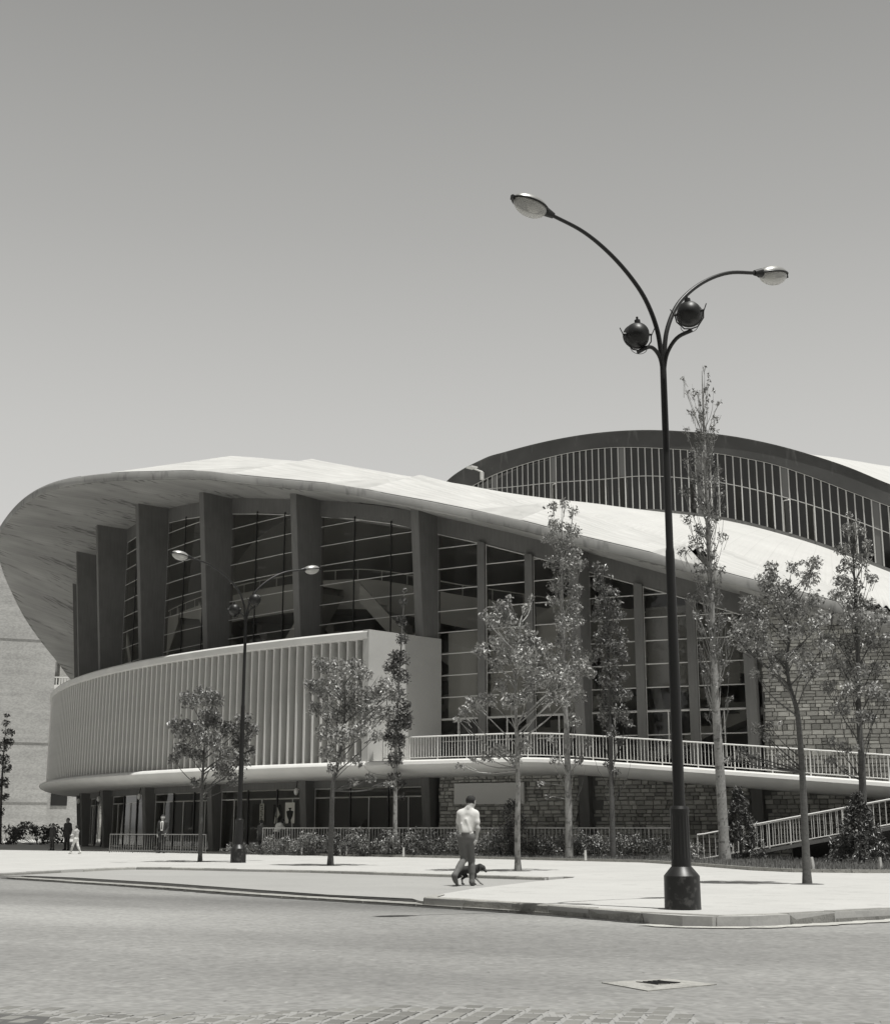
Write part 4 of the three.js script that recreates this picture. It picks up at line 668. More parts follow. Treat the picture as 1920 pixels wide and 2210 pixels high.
function plantTree(id, name, label, { r0 = 0.09, leaf = 0.09, fill = 1.6, tone = 1, steep = 1.2, pale = false, spread = 1, bare = 0, whips = 0, seed = 1 }) {
  const D = TREE_DATA[id], r = rng(seed * 131), o = thing(name, label, 'tree', [D.at[0], 0, D.at[1]]);
  const tr = curve(D.trunk.map(([x, y], i) => [x, i ? y : -0.02, (r() - 0.5) * 0.06 * Math.min(1, i)]), 24); const top = tr[tr.length - 1][1];
  part('trunk', tube(tr, tr.map((p, i) => Math.max(0.008, r0 * (i === 0 ? 1.25 : 1) * Math.pow(1 - i / 24.5, 0.75))), 9), pale ? M.barkPale : M.bark, o);
  const at = y => { let k = 0; while (k < tr.length - 2 && tr[k + 1][1] < y) k++; const t = clamp((y - tr[k][1]) / (tr[k + 1][1] - tr[k][1] || 1), 0, 1); return [0, 1, 2].map(c => lerp(tr[k][c], tr[k + 1][c], t)); };
  const xs = D.clumps.map(c => c[0]), half = (Math.max(...xs) - Math.min(...xs)) / 2; const cl = [], tw = [];
  const lowest = D.trunk[0][1] + (steep < 1.5 ? 0.38 : 0.22) * top; fill *= 3.6;
  for (const [x, y, cr] of D.clumps) {
    const t = at(y), wide = Math.max(0.25, Math.sqrt(Math.max(0.05, half * half - (x - t[0]) * (x - t[0])))) * spread; const z = (r() * 2 - 1) * wide * 0.8;
    cl.push([x, y, z, cr * 1.08, 0.85]);
    for (let m = 0; m < 2; m++) if (r() < 0.5) cl.push([x + (r() - 0.5) * cr * 1.6, y + (r() - 0.5) * cr * 1.4, (r() * 2 - 1) * wide, cr * (0.4 + 0.3 * r())]);
    const reach = Math.hypot(x - t[0], z), a = at(clamp(y - reach * (steep < 1.5 ? 0.75 : steep) - 0.2, Math.min(lowest, y - 0.1), top)); const e = [x, y, z], mid = [0, 1, 2].map(c => lerp(a[c], e[c], 0.55) + (r() - 0.5) * 0.08 * (1 + reach)); mid[1] -= 0.04 * reach;
    const br = clamp(0.010 + 0.012 * reach, 0.008, r0 * 0.5); tw.push(tube(curve([a, mid, e], 5), [br, br * 0.85, br * 0.7, br * 0.5, br * 0.35, 0.004], 5, false));
    for (let m = 0; m < 5; m++) tw.push(tube([[0, 1, 2].map(c => lerp(mid[c], e[c], 0.3 + 0.6 * r())), [x + (r() - 0.5) * cr * 2, y + (r() - 0.2) * cr * 1.5, z + (r() - 0.5) * cr * 2]], [br * 0.4 + 0.002, 0.003], 4, false));
  }
  for (let m = 0; m < whips; m++) { // steep shoots with small leaf tufts along them
    const y = lerp(0.25, 0.93, r()) * top, a = at(y), s = r() * 6.28, l = (1.0 + r() * 1.4) * (1 - 0.55 * y / top), o2 = l * (0.22 + 0.2 * r()), e = [a[0] + Math.cos(s) * o2, y + l * 1.25, a[2] + Math.sin(s) * o2], md = [a[0] + Math.cos(s) * o2 * 0.75, y + l * 0.55, a[2] + Math.sin(s) * o2 * 0.75];
    tw.push(tube(curve([a, md, e], 5), [0.016, 0.013, 0.010, 0.008, 0.005, 0.003], 4, false));
    for (let q = 0; q < 2; q++) { const f = 0.3 + 0.7 * r(); cl.push([lerp(md[0], e[0], f), lerp(md[1], e[1], f), lerp(md[2], e[2], f), 0.05 + 0.05 * r(), 1.5]); }
  }
  for (let m = 0; m < bare; m++) { const y = lerp(0.5, 3.4, r()), a = at(y), s = r() * 6.28, l = 0.4 + r() * 0.9; tw.push(tube([a, [a[0] + Math.cos(s) * l * 0.5, y + l * 0.8, a[2] + Math.sin(s) * l * 0.5], [a[0] + Math.cos(s) * l * 0.7, y + l * 1.5, a[2] + Math.sin(s) * l * 0.7]], [0.012, 0.008, 0.003], 4, false)); }
  if (steep < 1.5 && D.at[1] > -50) part('soil_shade_disc', lathe([[0, 0.012], [0.22, 0.012], [0.34, 0.002]], 14), std(0.10, 1), o);  // dark disc: soil, with the shadow at the trunk foot put into its colour
  part('branches', merge(tw), pale ? M.barkPale : M.bark, o);
  part('crown', leaves(seed, cl, leaf * 0.70, fill * (steep < 1.5 ? 1.55 : 1.2)), M.leaf[tone], o);
  return o;
}
plantTree('T1', 'street_tree', 'young leafy street tree with thin dark trunk left of the distant lamp', { r0: 0.075, leaf: 0.115, fill: 2.3, tone: 1, seed: 3 });
plantTree('T2', 'street_tree', 'young leafy tree with dark trunk standing before the end of the finned drum', { r0: 0.09, leaf: 0.105, fill: 2.1, tone: 2, seed: 5 });
plantTree('T3', 'poplar_tree', 'narrow ivy-like poplar rising in front of the white end wall', { r0: 0.10, leaf: 0.12, fill: 2.6, tone: 0, steep: 2.2, seed: 7, pale: true, spread: 0.7 });
plantTree('T4', 'street_tree', 'spreading street tree with mottled pale trunk just right of the walking man', { r0: 0.085, leaf: 0.10, fill: 1.9, tone: 2, pale: true, seed: 9, spread: 0.8 });
plantTree('T5', 'poplar_tree', 'tall pale-trunked poplar beside the blank notice board', { r0: 0.15, leaf: 0.115, fill: 1.7, tone: 2, steep: 2.2, pale: true, seed: 11, bare: 10, whips: 30 });
plantTree('T6', 'poplar_tree', 'slim poplar between the pale-trunked poplar and the big lamp post', { r0: 0.11, leaf: 0.115, fill: 2.1, tone: 1, steep: 2.2, seed: 13, bare: 9, whips: 26 });
plantTree('T7', 'poplar_tree', 'very tall sparse poplar reaching above the roof right of the big lamp', { r0: 0.18, leaf: 0.10, fill: 1.0, tone: 1, steep: 2.6, pale: true, seed: 15, whips: 130 });
plantTree('T8', 'street_tree', 'crooked thin street tree with airy crown on the bright pavement at right', { r0: 0.085, leaf: 0.075, fill: 1.7, tone: 2, seed: 17, spread: 0.8 });
plantTree('T9', 'poplar_tree', 'bushy tree behind the ramp at the right edge', { r0: 0.14, leaf: 0.105, fill: 2.2, tone: 2, steep: 1.8, seed: 19, spread: 0.8, whips: 24 });
plantTree('T10', 'poplar_tree', 'dark poplar at the far left before the brick building', { r0: 0.14, leaf: 0.2, fill: 2.6, tone: 0, steep: 2, seed: 21 });

// lawn: raised bed with a stone edging and short grass
const LAWN_Y = 0.06;
const LAWN_EDGE = [[-6.1, -59.5], [-4.4, -58.0], [-1.07, -54.9], [3.0, -50.7], [6.5, -46.9], [7.5, -42.6], [8.2, -38.2], [8.9, -36.6], [10.2, -36.0], [13.0, -35.6], [22, -35.2]];
{
  const back = []; for (let d = -10; d >= -37.5; d -= 1.5) { const p = P(d, 58.8, 0); back.push([p[0] + CX, p[2] + CZ]); }
  const outline = [...LAWN_EDGE, ...back];
  structure('lawn', sheet(outline, LAWN_Y, 0.05), mapped(grayTex(512, (u, v) => 0.15 * (0.6 + 0.6 * fbm(N1, u, v, 8, 5)), 3), 1));
  const lawn = scene.getObjectByName('lawn');
  for (let i = 1; i < LAWN_EDGE.length; i++) {
    const a = LAWN_EDGE[i - 1], b = LAWN_EDGE[i], l = Math.hypot(b[0] - a[0], b[1] - a[1]), n = Math.ceil(l / 1.1);
    for (let k = 0; k < n; k++) { const p = [lerp(a[0], b[0], k / n), lerp(a[1], b[1], k / n)], q = [lerp(a[0], b[0], (k + 0.985) / n), lerp(a[1], b[1], (k + 0.985) / n)]; const dx = (q[0] - p[0]), dz = (q[1] - p[1]), m = Math.hypot(dx, dz), nx = -dz / m * 0.05, nz = dx / m * 0.05; const f = (c, s, y) => [c[0] + nx * s, y, c[1] + nz * s];
      part('edging_stone', hexa([f(p, 1, 0), f(q, 1, 0), f(q, -1, 0), f(p, -1, 0)], [f(p, 1, 0.085), f(q, 1, 0.085), f(q, -1, 0.085), f(p, -1, 0.085)]), M.kerb[2], lawn); }
  }
  const poly = outline, inside = (x, z) => { let c = false; for (let i = 0, j = poly.length - 1; i < poly.length; j = i++) { const [xi, zi] = poly[i], [xj, zj] = poly[j]; if ((zi > z) !== (zj > z) && x < (xj - xi) * (z - zi) / (zj - zi) + xi) c = !c; } return c; };
  const r = rng(88), Q = []; let n = 0; while (n < 26000) { const x = lerp(-6, 16, r()), z = lerp(-59, -35.3, r()); if (!inside(x, z)) continue; n++; const h = 0.05 + r() * 0.09, a = r() * 6.28, w = 0.012, lx = (r() - 0.5) * 0.06, lz = (r() - 0.5) * 0.06; const c = Math.cos(a) * w, s = Math.sin(a) * w; Q.push([x - c, LAWN_Y - 0.01, z - s, x + c, LAWN_Y - 0.01, z + s, x + lx, LAWN_Y + h, z + lz]); }
  const g = new THREE.BufferGeometry(); g.setAttribute('position', new THREE.Float32BufferAttribute(Q.flat(), 3)); g.setAttribute('uv', new THREE.Float32BufferAttribute(new Float32Array(Q.length * 6), 2)); g.computeVertexNormals();
  const m = part('grass', g, new THREE.MeshStandardMaterial({ color: G(0.20), roughness: 0.9, side: THREE.DoubleSide }), scene); m.userData = { kind: 'stuff', label: 'short mown grass on the raised lawn', category: 'grass' };
}
function bush(name, label, x, z, w, h, d, { seed, tone = 1, size = 0.07, fill = 1.5, group }) {
  const o = thing(name, label, 'bush', [x, 0, z], 0, group), r = rng(seed * 71), cl = [], st = [];
  const n = Math.round(10 + w * 6); for (let i = 0; i < n; i++) { const y = lerp(0.18, 0.85, r()) * h, k = Math.sqrt(1 - Math.pow(clamp((y / h - 0.4) / 0.75, -1, 1), 2)); const a = r() * 6.28, q = Math.sqrt(r()) * 0.5 * k; const p = [Math.cos(a) * q * w, y, Math.sin(a) * q * d]; cl.push([...p, (0.16 + 0.12 * r()) * Math.min(1.2, h)]); st.push(tube([[p[0] * 0.25, 0.03, p[2] * 0.25], [p[0] * 0.7, y * 0.6, p[2] * 0.7], p], [0.012, 0.009, 0.004], 4, false)); }
  part('stems', merge(st), M.bark, o); part('foliage', leaves(seed, cl, size * 0.8, fill * 2.8), M.leaf[tone], o); return o;
}
{ // hedge of separate shrubs along the garden railing
  
  const words = ['sparse low hedge shrub at the left end of the hedge by the entrance', 'small hedge shrub second from the left end', 'rounded hedge shrub left of the narrow poplar', 'hedge shrub right behind the narrow poplar', 'hedge shrub just left of the walking man', 'hedge shrub directly behind the walking man', 'hedge shrub between the walking man and the mottled street tree', 'dark hedge shrub left of the pale-trunked poplar', 'hedge shrub right of the pale-trunked poplar', 'hedge shrub left of the slim poplar', 'hedge shrub right of the slim poplar', 'tall loose hedge shrub left of the big lamp', 'hedge shrub just right of the big lamp base', 'last low hedge shrub before the ramp railing'];
  words.forEach((wd, i) => { const d = -40.6 + i * 1.43, p = P(d, 60.15 + (i % 3) * 0.12, 0), s = [0.45, 0.65, 0.95, 1.05, 1.0, 1.1, 1.05, 1.1, 1.1, 1.05, 1.0, 1.1, 1.0, 0.8][i]; bush('hedge_shrub', wd, p[0] + CX, p[2] + CZ, 1.7, 0.98 * s, 0.9, { seed: 200 + i, tone: i % 3 === 1 ? 0 : 1, size: 0.075, fill: 1.5, group: 'shrubs of the hedge' }); });
  bush('climbing_shrub', 'upright glossy shrub climbing behind the mottled street tree', 2.5, -53.3, 0.75, 2.6, 0.6, { seed: 301, tone: 0, size: 0.085, fill: 1.9 });
  bush('shrub', 'low white-tipped shrub by the foot of the ramp railing', 7.9, -46.9, 1.0, 0.9, 0.8, { seed: 302, tone: 2 });
  bush('shrub', 'dark shrub at the right frame edge on the lawn', 14.1, -42.6, 1.3, 1.5, 1.1, { seed: 303, tone: 1, size: 0.08 });
  for (const [x, z, i, t] of [[-33, -98, 1, 'grey hedge mass at the far left edge before the brick wall'], [-29.8, -97, 2, 'dark hedge mass left of the dark-clad pair'], [-27.0, -95, 3, 'low dark hedge behind the child at far left']]) bush('far_hedge', t, x, z, 4.2, [2.1, 1.6, 1.3][i - 1], 2.4, { seed: 310 + i, tone: i === 1 ? 1 : 0, size: 0.2, fill: 2.6 });
}
function conifer(label, x, z, w, h, seed) {
  const o = thing('conifer', label, 'conifer', [x, LAWN_Y - 0.02, z]), r = rng(seed), cl = [];
  part('trunk', tube([[0, 0, 0], [0.02, h * 0.5, 0], [0, h * 0.93, 0]], [0.06, 0.04, 0.008], 7), M.bark, o);
  for (let i = 0; i < 260; i++) { const t = Math.pow(r(), 0.9), y = 0.06 + t * h * 0.95, a = r() * 6.28, q = (1 - t * 0.93) * w * 0.5 * (0.55 + 0.5 * r()); cl.push([Math.cos(a) * q, y, Math.sin(a) * q, 0.10 + 0.05 * r(), 1.25]); }
  part('foliage', leaves(seed, cl, 0.055, 3.2, 2.4), M.leaf[0], o);
}
conifer('small dark conical conifer on the lawn beside the tall poplar trunk', 9.75, -47.2, 1.75, 2.35, 41);
conifer('dark bushy conical conifer on the lawn before the ramp at right', 12.35, -42.6, 2.1, 2.05, 43);
{ // short white marker pegs in the lawn
  const pegs = [[-5.9, -59.0, 'white peg at the left tip of the lawn edging', 0], [-4.2, -57.4, 'left peg of the close pair before the hedge', 0], [-3.95, -57.5, 'right peg of the close pair before the hedge', 0], [-1.6, -55.2, 'white peg right of the narrow poplar trunk', 0], [0.95, -52.4, 'white peg between the walking man and the mottled tree', 0], [4.75, -48.5, 'white peg right of the pale-trunked poplar', 0], [9.45, -36.9, 'leaning wooden peg just right of the crooked street tree', 0.10], [11.1, -36.6, 'upright wooden peg before the bushy conifer', 0]];
  const g = new THREE.BoxGeometry(0.07, 0.34, 0.07, 1, 2, 1); const p = g.attributes.position; for (let i = 0; i < p.count; i++) if (p.getY(i) > 0.1) { p.setX(i, p.getX(i) * 0.75); p.setZ(i, p.getZ(i) * 0.75); }
  pegs.forEach(([x, z, t, tilt]) => { const m = single('marker_peg', t, 'peg', g, std(0.6, 0.8), [x, LAWN_Y + 0.14, z], 0.3, 'marker pegs along the lawn edge'); m.rotation.z = tilt; });
}

// ---------------------------------------------------------------- buildings behind on the left, unseen houses added for window reflections
{
  const b = thing('brick_building', 'tall bright brick building with blank wall behind the canopy at far left', 'building', [-39.2, 0, -140], R(24));
  part('wall', box(34, 29, 14, -17, 14.5, -7), M.brick, b);
  for (const y of [3.6, 9.4, 19.6]) part('string_course', box(34.1, 0.09, 0.08, -17, y, 0.03), M.brick, b);
  part('low_wing', box(16, 8.2, 10, 8, 4.1, -8), M.brick, b); for (const [x, y] of [[1.6, 4.4], [5.4, 4.4], [9.2, 4.4]]) part('window', box(1.6, 2.2, 0.1, x, y, -2.96), std(0.03, 0.3), b);
  part('parapet', box(34.3, 0.5, 14.3, -17, 29.2, -7), M.brick, b);
  const f = thing('added_street_house', 'plain unseen apartment house added behind the camera to darken the arena window reflections', 'building', [6, ROAD, 24]);  // added out of view so the arena glass mirrors something dark
  part('wall', box(90, 33, 12, 0, 16.5, 6), std(0.16, 0.9), f);
  const wg = box(1.3, 1.9, 0.1), wm = new THREE.MeshStandardMaterial({ color: G(0.04), roughness: 0.1 }), fm = box(1.6, 0.12, 0.2);
  for (let fl = 0; fl < 10; fl++) for (let i = 0; i < 24; i++) { const w = part('window', wg, wm, f, [-42 + i * 3.6, 2.2 + fl * 3.1, -0.02]); part('sill', fm, M.light, w, [0, -1.0, -0.06]); }
  const f2 = thing('added_street_house', 'long unseen apartment house added left of the frame to darken the arena window reflections', 'building', [-58, ROAD, -32], R(90));  // second added block, for the panes that mirror the left side
  part('wall', box(130, 31, 12, 0, 15.5, -6), std(0.16, 0.9), f2);
  for (let fl = 0; fl < 9; fl++) for (let i = 0; i < 30; i++) { const w = part('window', wg, wm, f2, [-58 + i * 4, 2.2 + fl * 3.1, 0.02]); part('sill', fm, M.light, w, [0, -1.0, 0.06]); }
  const c = thing('apartment_building', 'distant apartment block with white balcony glimpsed below the canopy', 'building', [-54, 0, -176], R(12));
  part('wall', box(26, 26, 10, 4, 13, -6), std(0.26, 0.9), c);
  part('rendered_pier', box(2.0, 12, 0.6, 6.1, 20, -0.7), M.white, c); part('rendered_pier', box(1.4, 12, 0.6, 2.2, 20, -0.7), std(0.5, 0.9), c);
  for (const y of [12.6, 16.2, 19.8, 23.4]) { const bl = part('balcony', box(12, 0.5, 1.6, 6, y - 1.3, 0.2), M.white, c); part('handrail', box(12, 0.14, 0.14, 6, y - 0.1, 0.95), M.white, bl); const g = box(0.12, 0.9, 0.1); for (let i = 0; i < 34; i++) part('baluster', g, M.white, bl, [0.3 + i * 0.35, y - 0.6, 0.95]); }
}

// ---------------------------------------------------------------- people and the dog: one continuous skin over a jointed skeleton
function bodyMesh(bones, cell, k = 0.028) { // bones: [a, b, ra, rb, tone, blend?]
  const lo = [1e9, 1e9, 1e9], hi = [-1e9, -1e9, -1e9];
  for (const [a, b, ra, rb] of bones) for (let c = 0; c < 3; c++) { lo[c] = Math.min(lo[c], a[c] - ra - 0.05, b[c] - rb - 0.05); hi[c] = Math.max(hi[c], a[c] + ra + 0.05, b[c] + rb + 0.05); }
  const mid = [0, 1, 2].map(c => (lo[c] + hi[c]) / 2), half = Math.max(...[0, 1, 2].map(c => (hi[c] - lo[c]) / 2)) * 1.04, n = Math.ceil(2 * half / cell) + 4;
  const mc = new MarchingCubes(n, new THREE.MeshBasicMaterial(), false, false, 160000); mc.isolation = 0; const S = mc.size, hs = mc.halfsize, F = mc.field;
  const pre = bones.map(([a, b, ra, rb, t]) => { const d = [b[0] - a[0], b[1] - a[1], b[2] - a[2]]; return { a, d, l2: d[0] * d[0] + d[1] * d[1] + d[2] * d[2] || 1e-9, ra, rb, t }; });
  const dist = (o, x, y, z) => { const px = x - o.a[0], py = y - o.a[1], pz = z - o.a[2]; let h = (px * o.d[0] + py * o.d[1] + pz * o.d[2]) / o.l2; h = h < 0 ? 0 : h > 1 ? 1 : h; return Math.hypot(px - o.d[0] * h, py - o.d[1] * h, pz - o.d[2] * h) - (o.ra + (o.rb - o.ra) * h); };
  F.fill(-1);
  for (let kz = 0; kz < S; kz++) { const z = mid[2] + (kz - hs) / hs * half; if (z < lo[2] || z > hi[2]) continue;
    for (let ky = 0; ky < S; ky++) { const y = mid[1] + (ky - hs) / hs * half; if (y < lo[1] || y > hi[1]) continue;
      for (let kx = 0; kx < S; kx++) { const x = mid[0] + (kx - hs) / hs * half; if (x < lo[0] || x > hi[0]) continue;
        let m = 1e9; for (const o of pre) { const d = dist(o, x, y, z); if (d > m + 0.2) continue; if (m > 1e8) { m = d; continue; } const q = Math.max(k - Math.abs(m - d), 0) / k; m = Math.min(m, d) - q * q * k * 0.25; }
        F[kx + ky * S + kz * S * S] = -m; } } }
  mc.update(); const cnt = mc.count, Pp = new Float32Array(cnt * 3); for (let i = 0; i < cnt; i++) for (let c = 0; c < 3; c++) Pp[i * 3 + c] = mc.positionArray[i * 3 + c] * half + mid[c];
  let g = new THREE.BufferGeometry(); g.setAttribute('position', new THREE.BufferAttribute(Pp, 3)); g = mergeVertices(g, cell * 0.02); g.computeVertexNormals();
  const p = g.attributes.position, C = new Float32Array(p.count * 3);
  for (let i = 0; i < p.count; i++) { let best = 1e9, t = 0.3; const x = p.getX(i), y = p.getY(i), z = p.getZ(i); for (const o of pre) { const d = dist(o, x, y, z); if (d < best) { best = d; t = typeof o.t === 'function' ? o.t(x, y, z) : o.t; } } for (let c = 0; c < 3; c++) C[i * 3 + c] = t * TINT[c]; }
  g.setAttribute('color', new THREE.BufferAttribute(C, 3)); g.setAttribute('uv', new THREE.BufferAttribute(new Float32Array(p.count * 2), 2)); return g;
}
const skinMat = new THREE.MeshStandardMaterial({ vertexColors: true, roughness: 0.85 });
// J: joint positions; tones for hair, skin, top, bottoms, shoes
function person(label, pos, turn, J, tn, { cell = 0.02, s = 1, sleeve = 0.5, legSkin = null, bulk = 1, skirt = false } = {}) {
  const o = thing('person', label, 'person', pos, turn), B = [], m = (a, b, t) => a.map((v, i) => lerp(v, b[i], t));
  const add = (a, b, ra, rb, t) => B.push([a.map(v => v * s), b.map(v => v * s), ra * s, rb * s, t]);
  const { hair, skin, top, low, shoe } = tn;
  const chest0 = J.chest; const H0 = J.head, up = J.headUp || [0, 1, 0], fw = J.face || [0, 0, -1]; const off = (p, a, b) => p.map((v, i) => v + up[i] * a + fw[i] * b);
  add(off(H0, 0.035, -0.015), off(H0, -0.02, 0.012), 0.103, 0.088, (x, y, z) => { const q = [x / s - H0[0], y / s - H0[1], z / s - H0[2]]; const f = q[0] * fw[0] + q[1] * fw[1] + q[2] * fw[2], u = q[0] * up[0] + q[1] * up[1] + q[2] * up[2]; return u > 0.055 || (f < 0.01 && u > -0.045) ? hair : skin; });
  add(off(H0, -0.05, 0.035), off(H0, -0.095, 0.055), 0.062, 0.042, skin);                     // jaw
  add(off(H0, 0.0, 0.088), off(H0, -0.025, 0.108), 0.012, 0.016, skin);                       // nose
  const sd = [up[1] * fw[2] - up[2] * fw[1], up[2] * fw[0] - up[0] * fw[2], up[0] * fw[1] - up[1] * fw[0]];
  for (const e of [-1, 1]) { const ear = off(H0, -0.012, -0.005).map((v, i) => v + sd[i] * e * 0.085); add(ear, off(ear, 0.03, -0.01), 0.016, 0.018, skin); const eye = off(H0, 0.0, 0.083).map((v, i) => v + sd[i] * e * 0.032); add(eye, eye, 0.012, 0.012, 0.05); }
  add(off(H0, -0.09, -0.02), J.neck, 0.056, 0.064, skin); add(J.neck, m(J.shL, J.neck, 0.35), 0.06, 0.066 * bulk, top); add(J.neck, m(J.shR, J.neck, 0.35), 0.06, 0.066 * bulk, top);
  add(J.neck, m(J.shL, J.shR, 0.5), 0.056, 0.07, top); add(m(J.shL, J.shR, 0.5), chest0, 0.08 * bulk, 0.115 * bulk, top);
  add(m(J.shL, J.neck, 0.1), m(J.shR, J.neck, 0.1), 0.072 * bulk, 0.072 * bulk, top);
  const chest = J.chest, waist = J.waist; add(m(J.shL, chest, 0.35), m(J.hipL, waist, 0.6), 0.105 * bulk, 0.10 * bulk, top); add(m(J.shR, chest, 0.35), m(J.hipR, waist, 0.6), 0.105 * bulk, 0.10 * bulk, top); add(chest, waist, 0.125 * bulk, 0.12 * bulk, top);
  add(waist, m(J.hipL, J.hipR, 0.5), 0.118 * bulk, 0.12, low); add(J.hipL, J.hipR, 0.108 * bulk, 0.108 * bulk, low);
  for (const e of ['L', 'R']) {
    const hp = J['hip' + e], kn = J['kn' + e], an = J['an' + e], to = J['to' + e]; const ls = legSkin ?? low;
    add(hp, kn, 0.100 * bulk, 0.068, low); add(kn, an, 0.066, legSkin ? 0.036 : 0.056, ls); add(m(kn, an, 0.3), m(kn, an, 0.55), 0.064, 0.058, ls);
    const heel = m(an, to, -0.22); heel[1] = Math.min(an[1] - 0.03, heel[1]); if (J['heel' + e]) heel.splice(0, 3, ...J['heel' + e]);
    add(heel, m(heel, to, 0.55), 0.038, 0.040, shoe); add(m(heel, to, 0.5), to, 0.042, 0.030, shoe); add(an, m(heel, to, 0.25), 0.042, 0.04, shoe);
    const sh = J['sh' + e], el = J['el' + e], wr = J['wr' + e], ha = J['ha' + e], cut = m(sh, el, sleeve);
    if (sleeve < 1) { add(sh, cut, 0.062 * bulk, 0.060 * bulk, top); add(cut, el, 0.045, 0.040, skin); add(el, wr, 0.041, 0.029, skin); } else { add(sh, el, 0.064 * bulk, 0.052, top); add(el, wr, 0.050, 0.040, top); }
    // hand: palm and five curled fingers
    const d = ha.map((v, i) => v - wr[i]), dl = Math.hypot(...d), dn = d.map(v => v / dl); let ax = [dn[1], -dn[0], 0]; const al = Math.hypot(...ax) || 1; ax = ax.map(v => v / al); const side = [dn[1] * ax[2] - dn[2] * ax[1], dn[2] * ax[0] - dn[0] * ax[2], dn[0] * ax[1] - dn[1] * ax[0]];
    const q = (f, a, b) => wr.map((v, i) => v + dn[i] * f + side[i] * a + ax[i] * b);
    add(q(0.02, 0.02, 0), q(0.075, 0.026, 0), 0.022, 0.018, skin); add(q(0.02, -0.02, 0), q(0.075, -0.026, 0), 0.022, 0.018, skin);
    [[-0.034, 0.058], [-0.012, 0.072], [0.011, 0.068], [0.033, 0.052]].forEach(([a, l]) => { add(q(0.08, a, 0), q(0.08 + l * 0.6, a * 1.05, 0.012), 0.0100, 0.0092, skin); add(q(0.08 + l * 0.6, a * 1.05, 0.012), q(0.08 + l, a, 0.034), 0.0092, 0.0080, skin); });
    add(q(0.025, -0.032, 0.01), q(0.06, -0.056, 0.022), 0.0125, 0.011, skin); add(q(0.06, -0.056, 0.022), q(0.09, -0.052, 0.036), 0.0105, 0.009, skin);
  }
  if (J.folds) for (const [a, b] of J.folds) add(a, b, 0.012, 0.010, top);
  if (skirt) { const c = m(J.hipL, J.hipR, 0.5); add(c, [c[0], c[1] - 0.16, c[2]], 0.15, 0.17, low); }
  const mat = skinMat; part('body', bodyMesh(B, cell * s, 0.045), mat, o); return o;
}
const STAND = { head: [0, 1.60, -0.02], neck: [0, 1.44, 0.01], shL: [-0.17, 1.38, 0], shR: [0.17, 1.38, 0], chest: [0, 1.22, 0], waist: [0, 1.02, 0], hipL: [-0.085, 0.90, 0], hipR: [0.085, 0.90, 0], knL: [-0.10, 0.48, -0.02], knR: [0.10, 0.48, 0.0], anL: [-0.11, 0.08, 0.02], anR: [0.11, 0.08, 0.02], toL: [-0.13, 0.03, -0.16], toR: [0.13, 0.03, -0.16], elL: [-0.23, 1.10, 0.02], elR: [0.23, 1.10, 0.02], wrL: [-0.23, 0.86, -0.03], wrR: [0.23, 0.86, -0.03], haL: [-0.22, 0.76, -0.04], haR: [0.22, 0.76, -0.04] };
// the walking man seen from behind, left heel lifting off the ground
person('man in white shirt and dark trousers walking away across the driveway', [0.39, DRIVE, -29.5], 0, {
  head: [0.15, 1.685, -0.05], headUp: [0.10, 0.95, -0.28], face: [0.50, -0.32, -0.80], neck: [0.10, 1.54, 0.0], shL: [-0.08, 1.45, -0.02], shR: [0.25, 1.44, 0.03], chest: [0.08, 1.30, -0.01], waist: [0.045, 1.10, 0.02], hipL: [-0.04, 0.97, 0.0], hipR: [0.13, 0.97, 0.02],
  knL: [0.0, 0.53, -0.03], anL: [-0.19, 0.23, 0.30], toL: [-0.14, 0.035, 0.20], heelL: [-0.215, 0.21, 0.33], knR: [0.155, 0.52, -0.08], anR: [0.165, 0.09, -0.06], toR: [0.20, 0.03, -0.25],
  folds: [[[0.05, 1.33, 0.112], [0.13, 1.10, 0.122]], [[-0.05, 1.24, 0.094], [-0.01, 1.09, 0.112]]], elL: [-0.12, 1.17, -0.13], wrL: [0.0, 1.08, -0.30], haL: [0.06, 1.08, -0.38], elR: [0.285, 1.15, 0.07], wrR: [0.255, 0.92, 0.03], haR: [0.21, 0.83, 0.0],
}, { hair: 0.02, skin: 0.42, top: 0.66, low: 0.13, shoe: 0.10 }, { cell: 0.0125, sleeve: 0.52 });
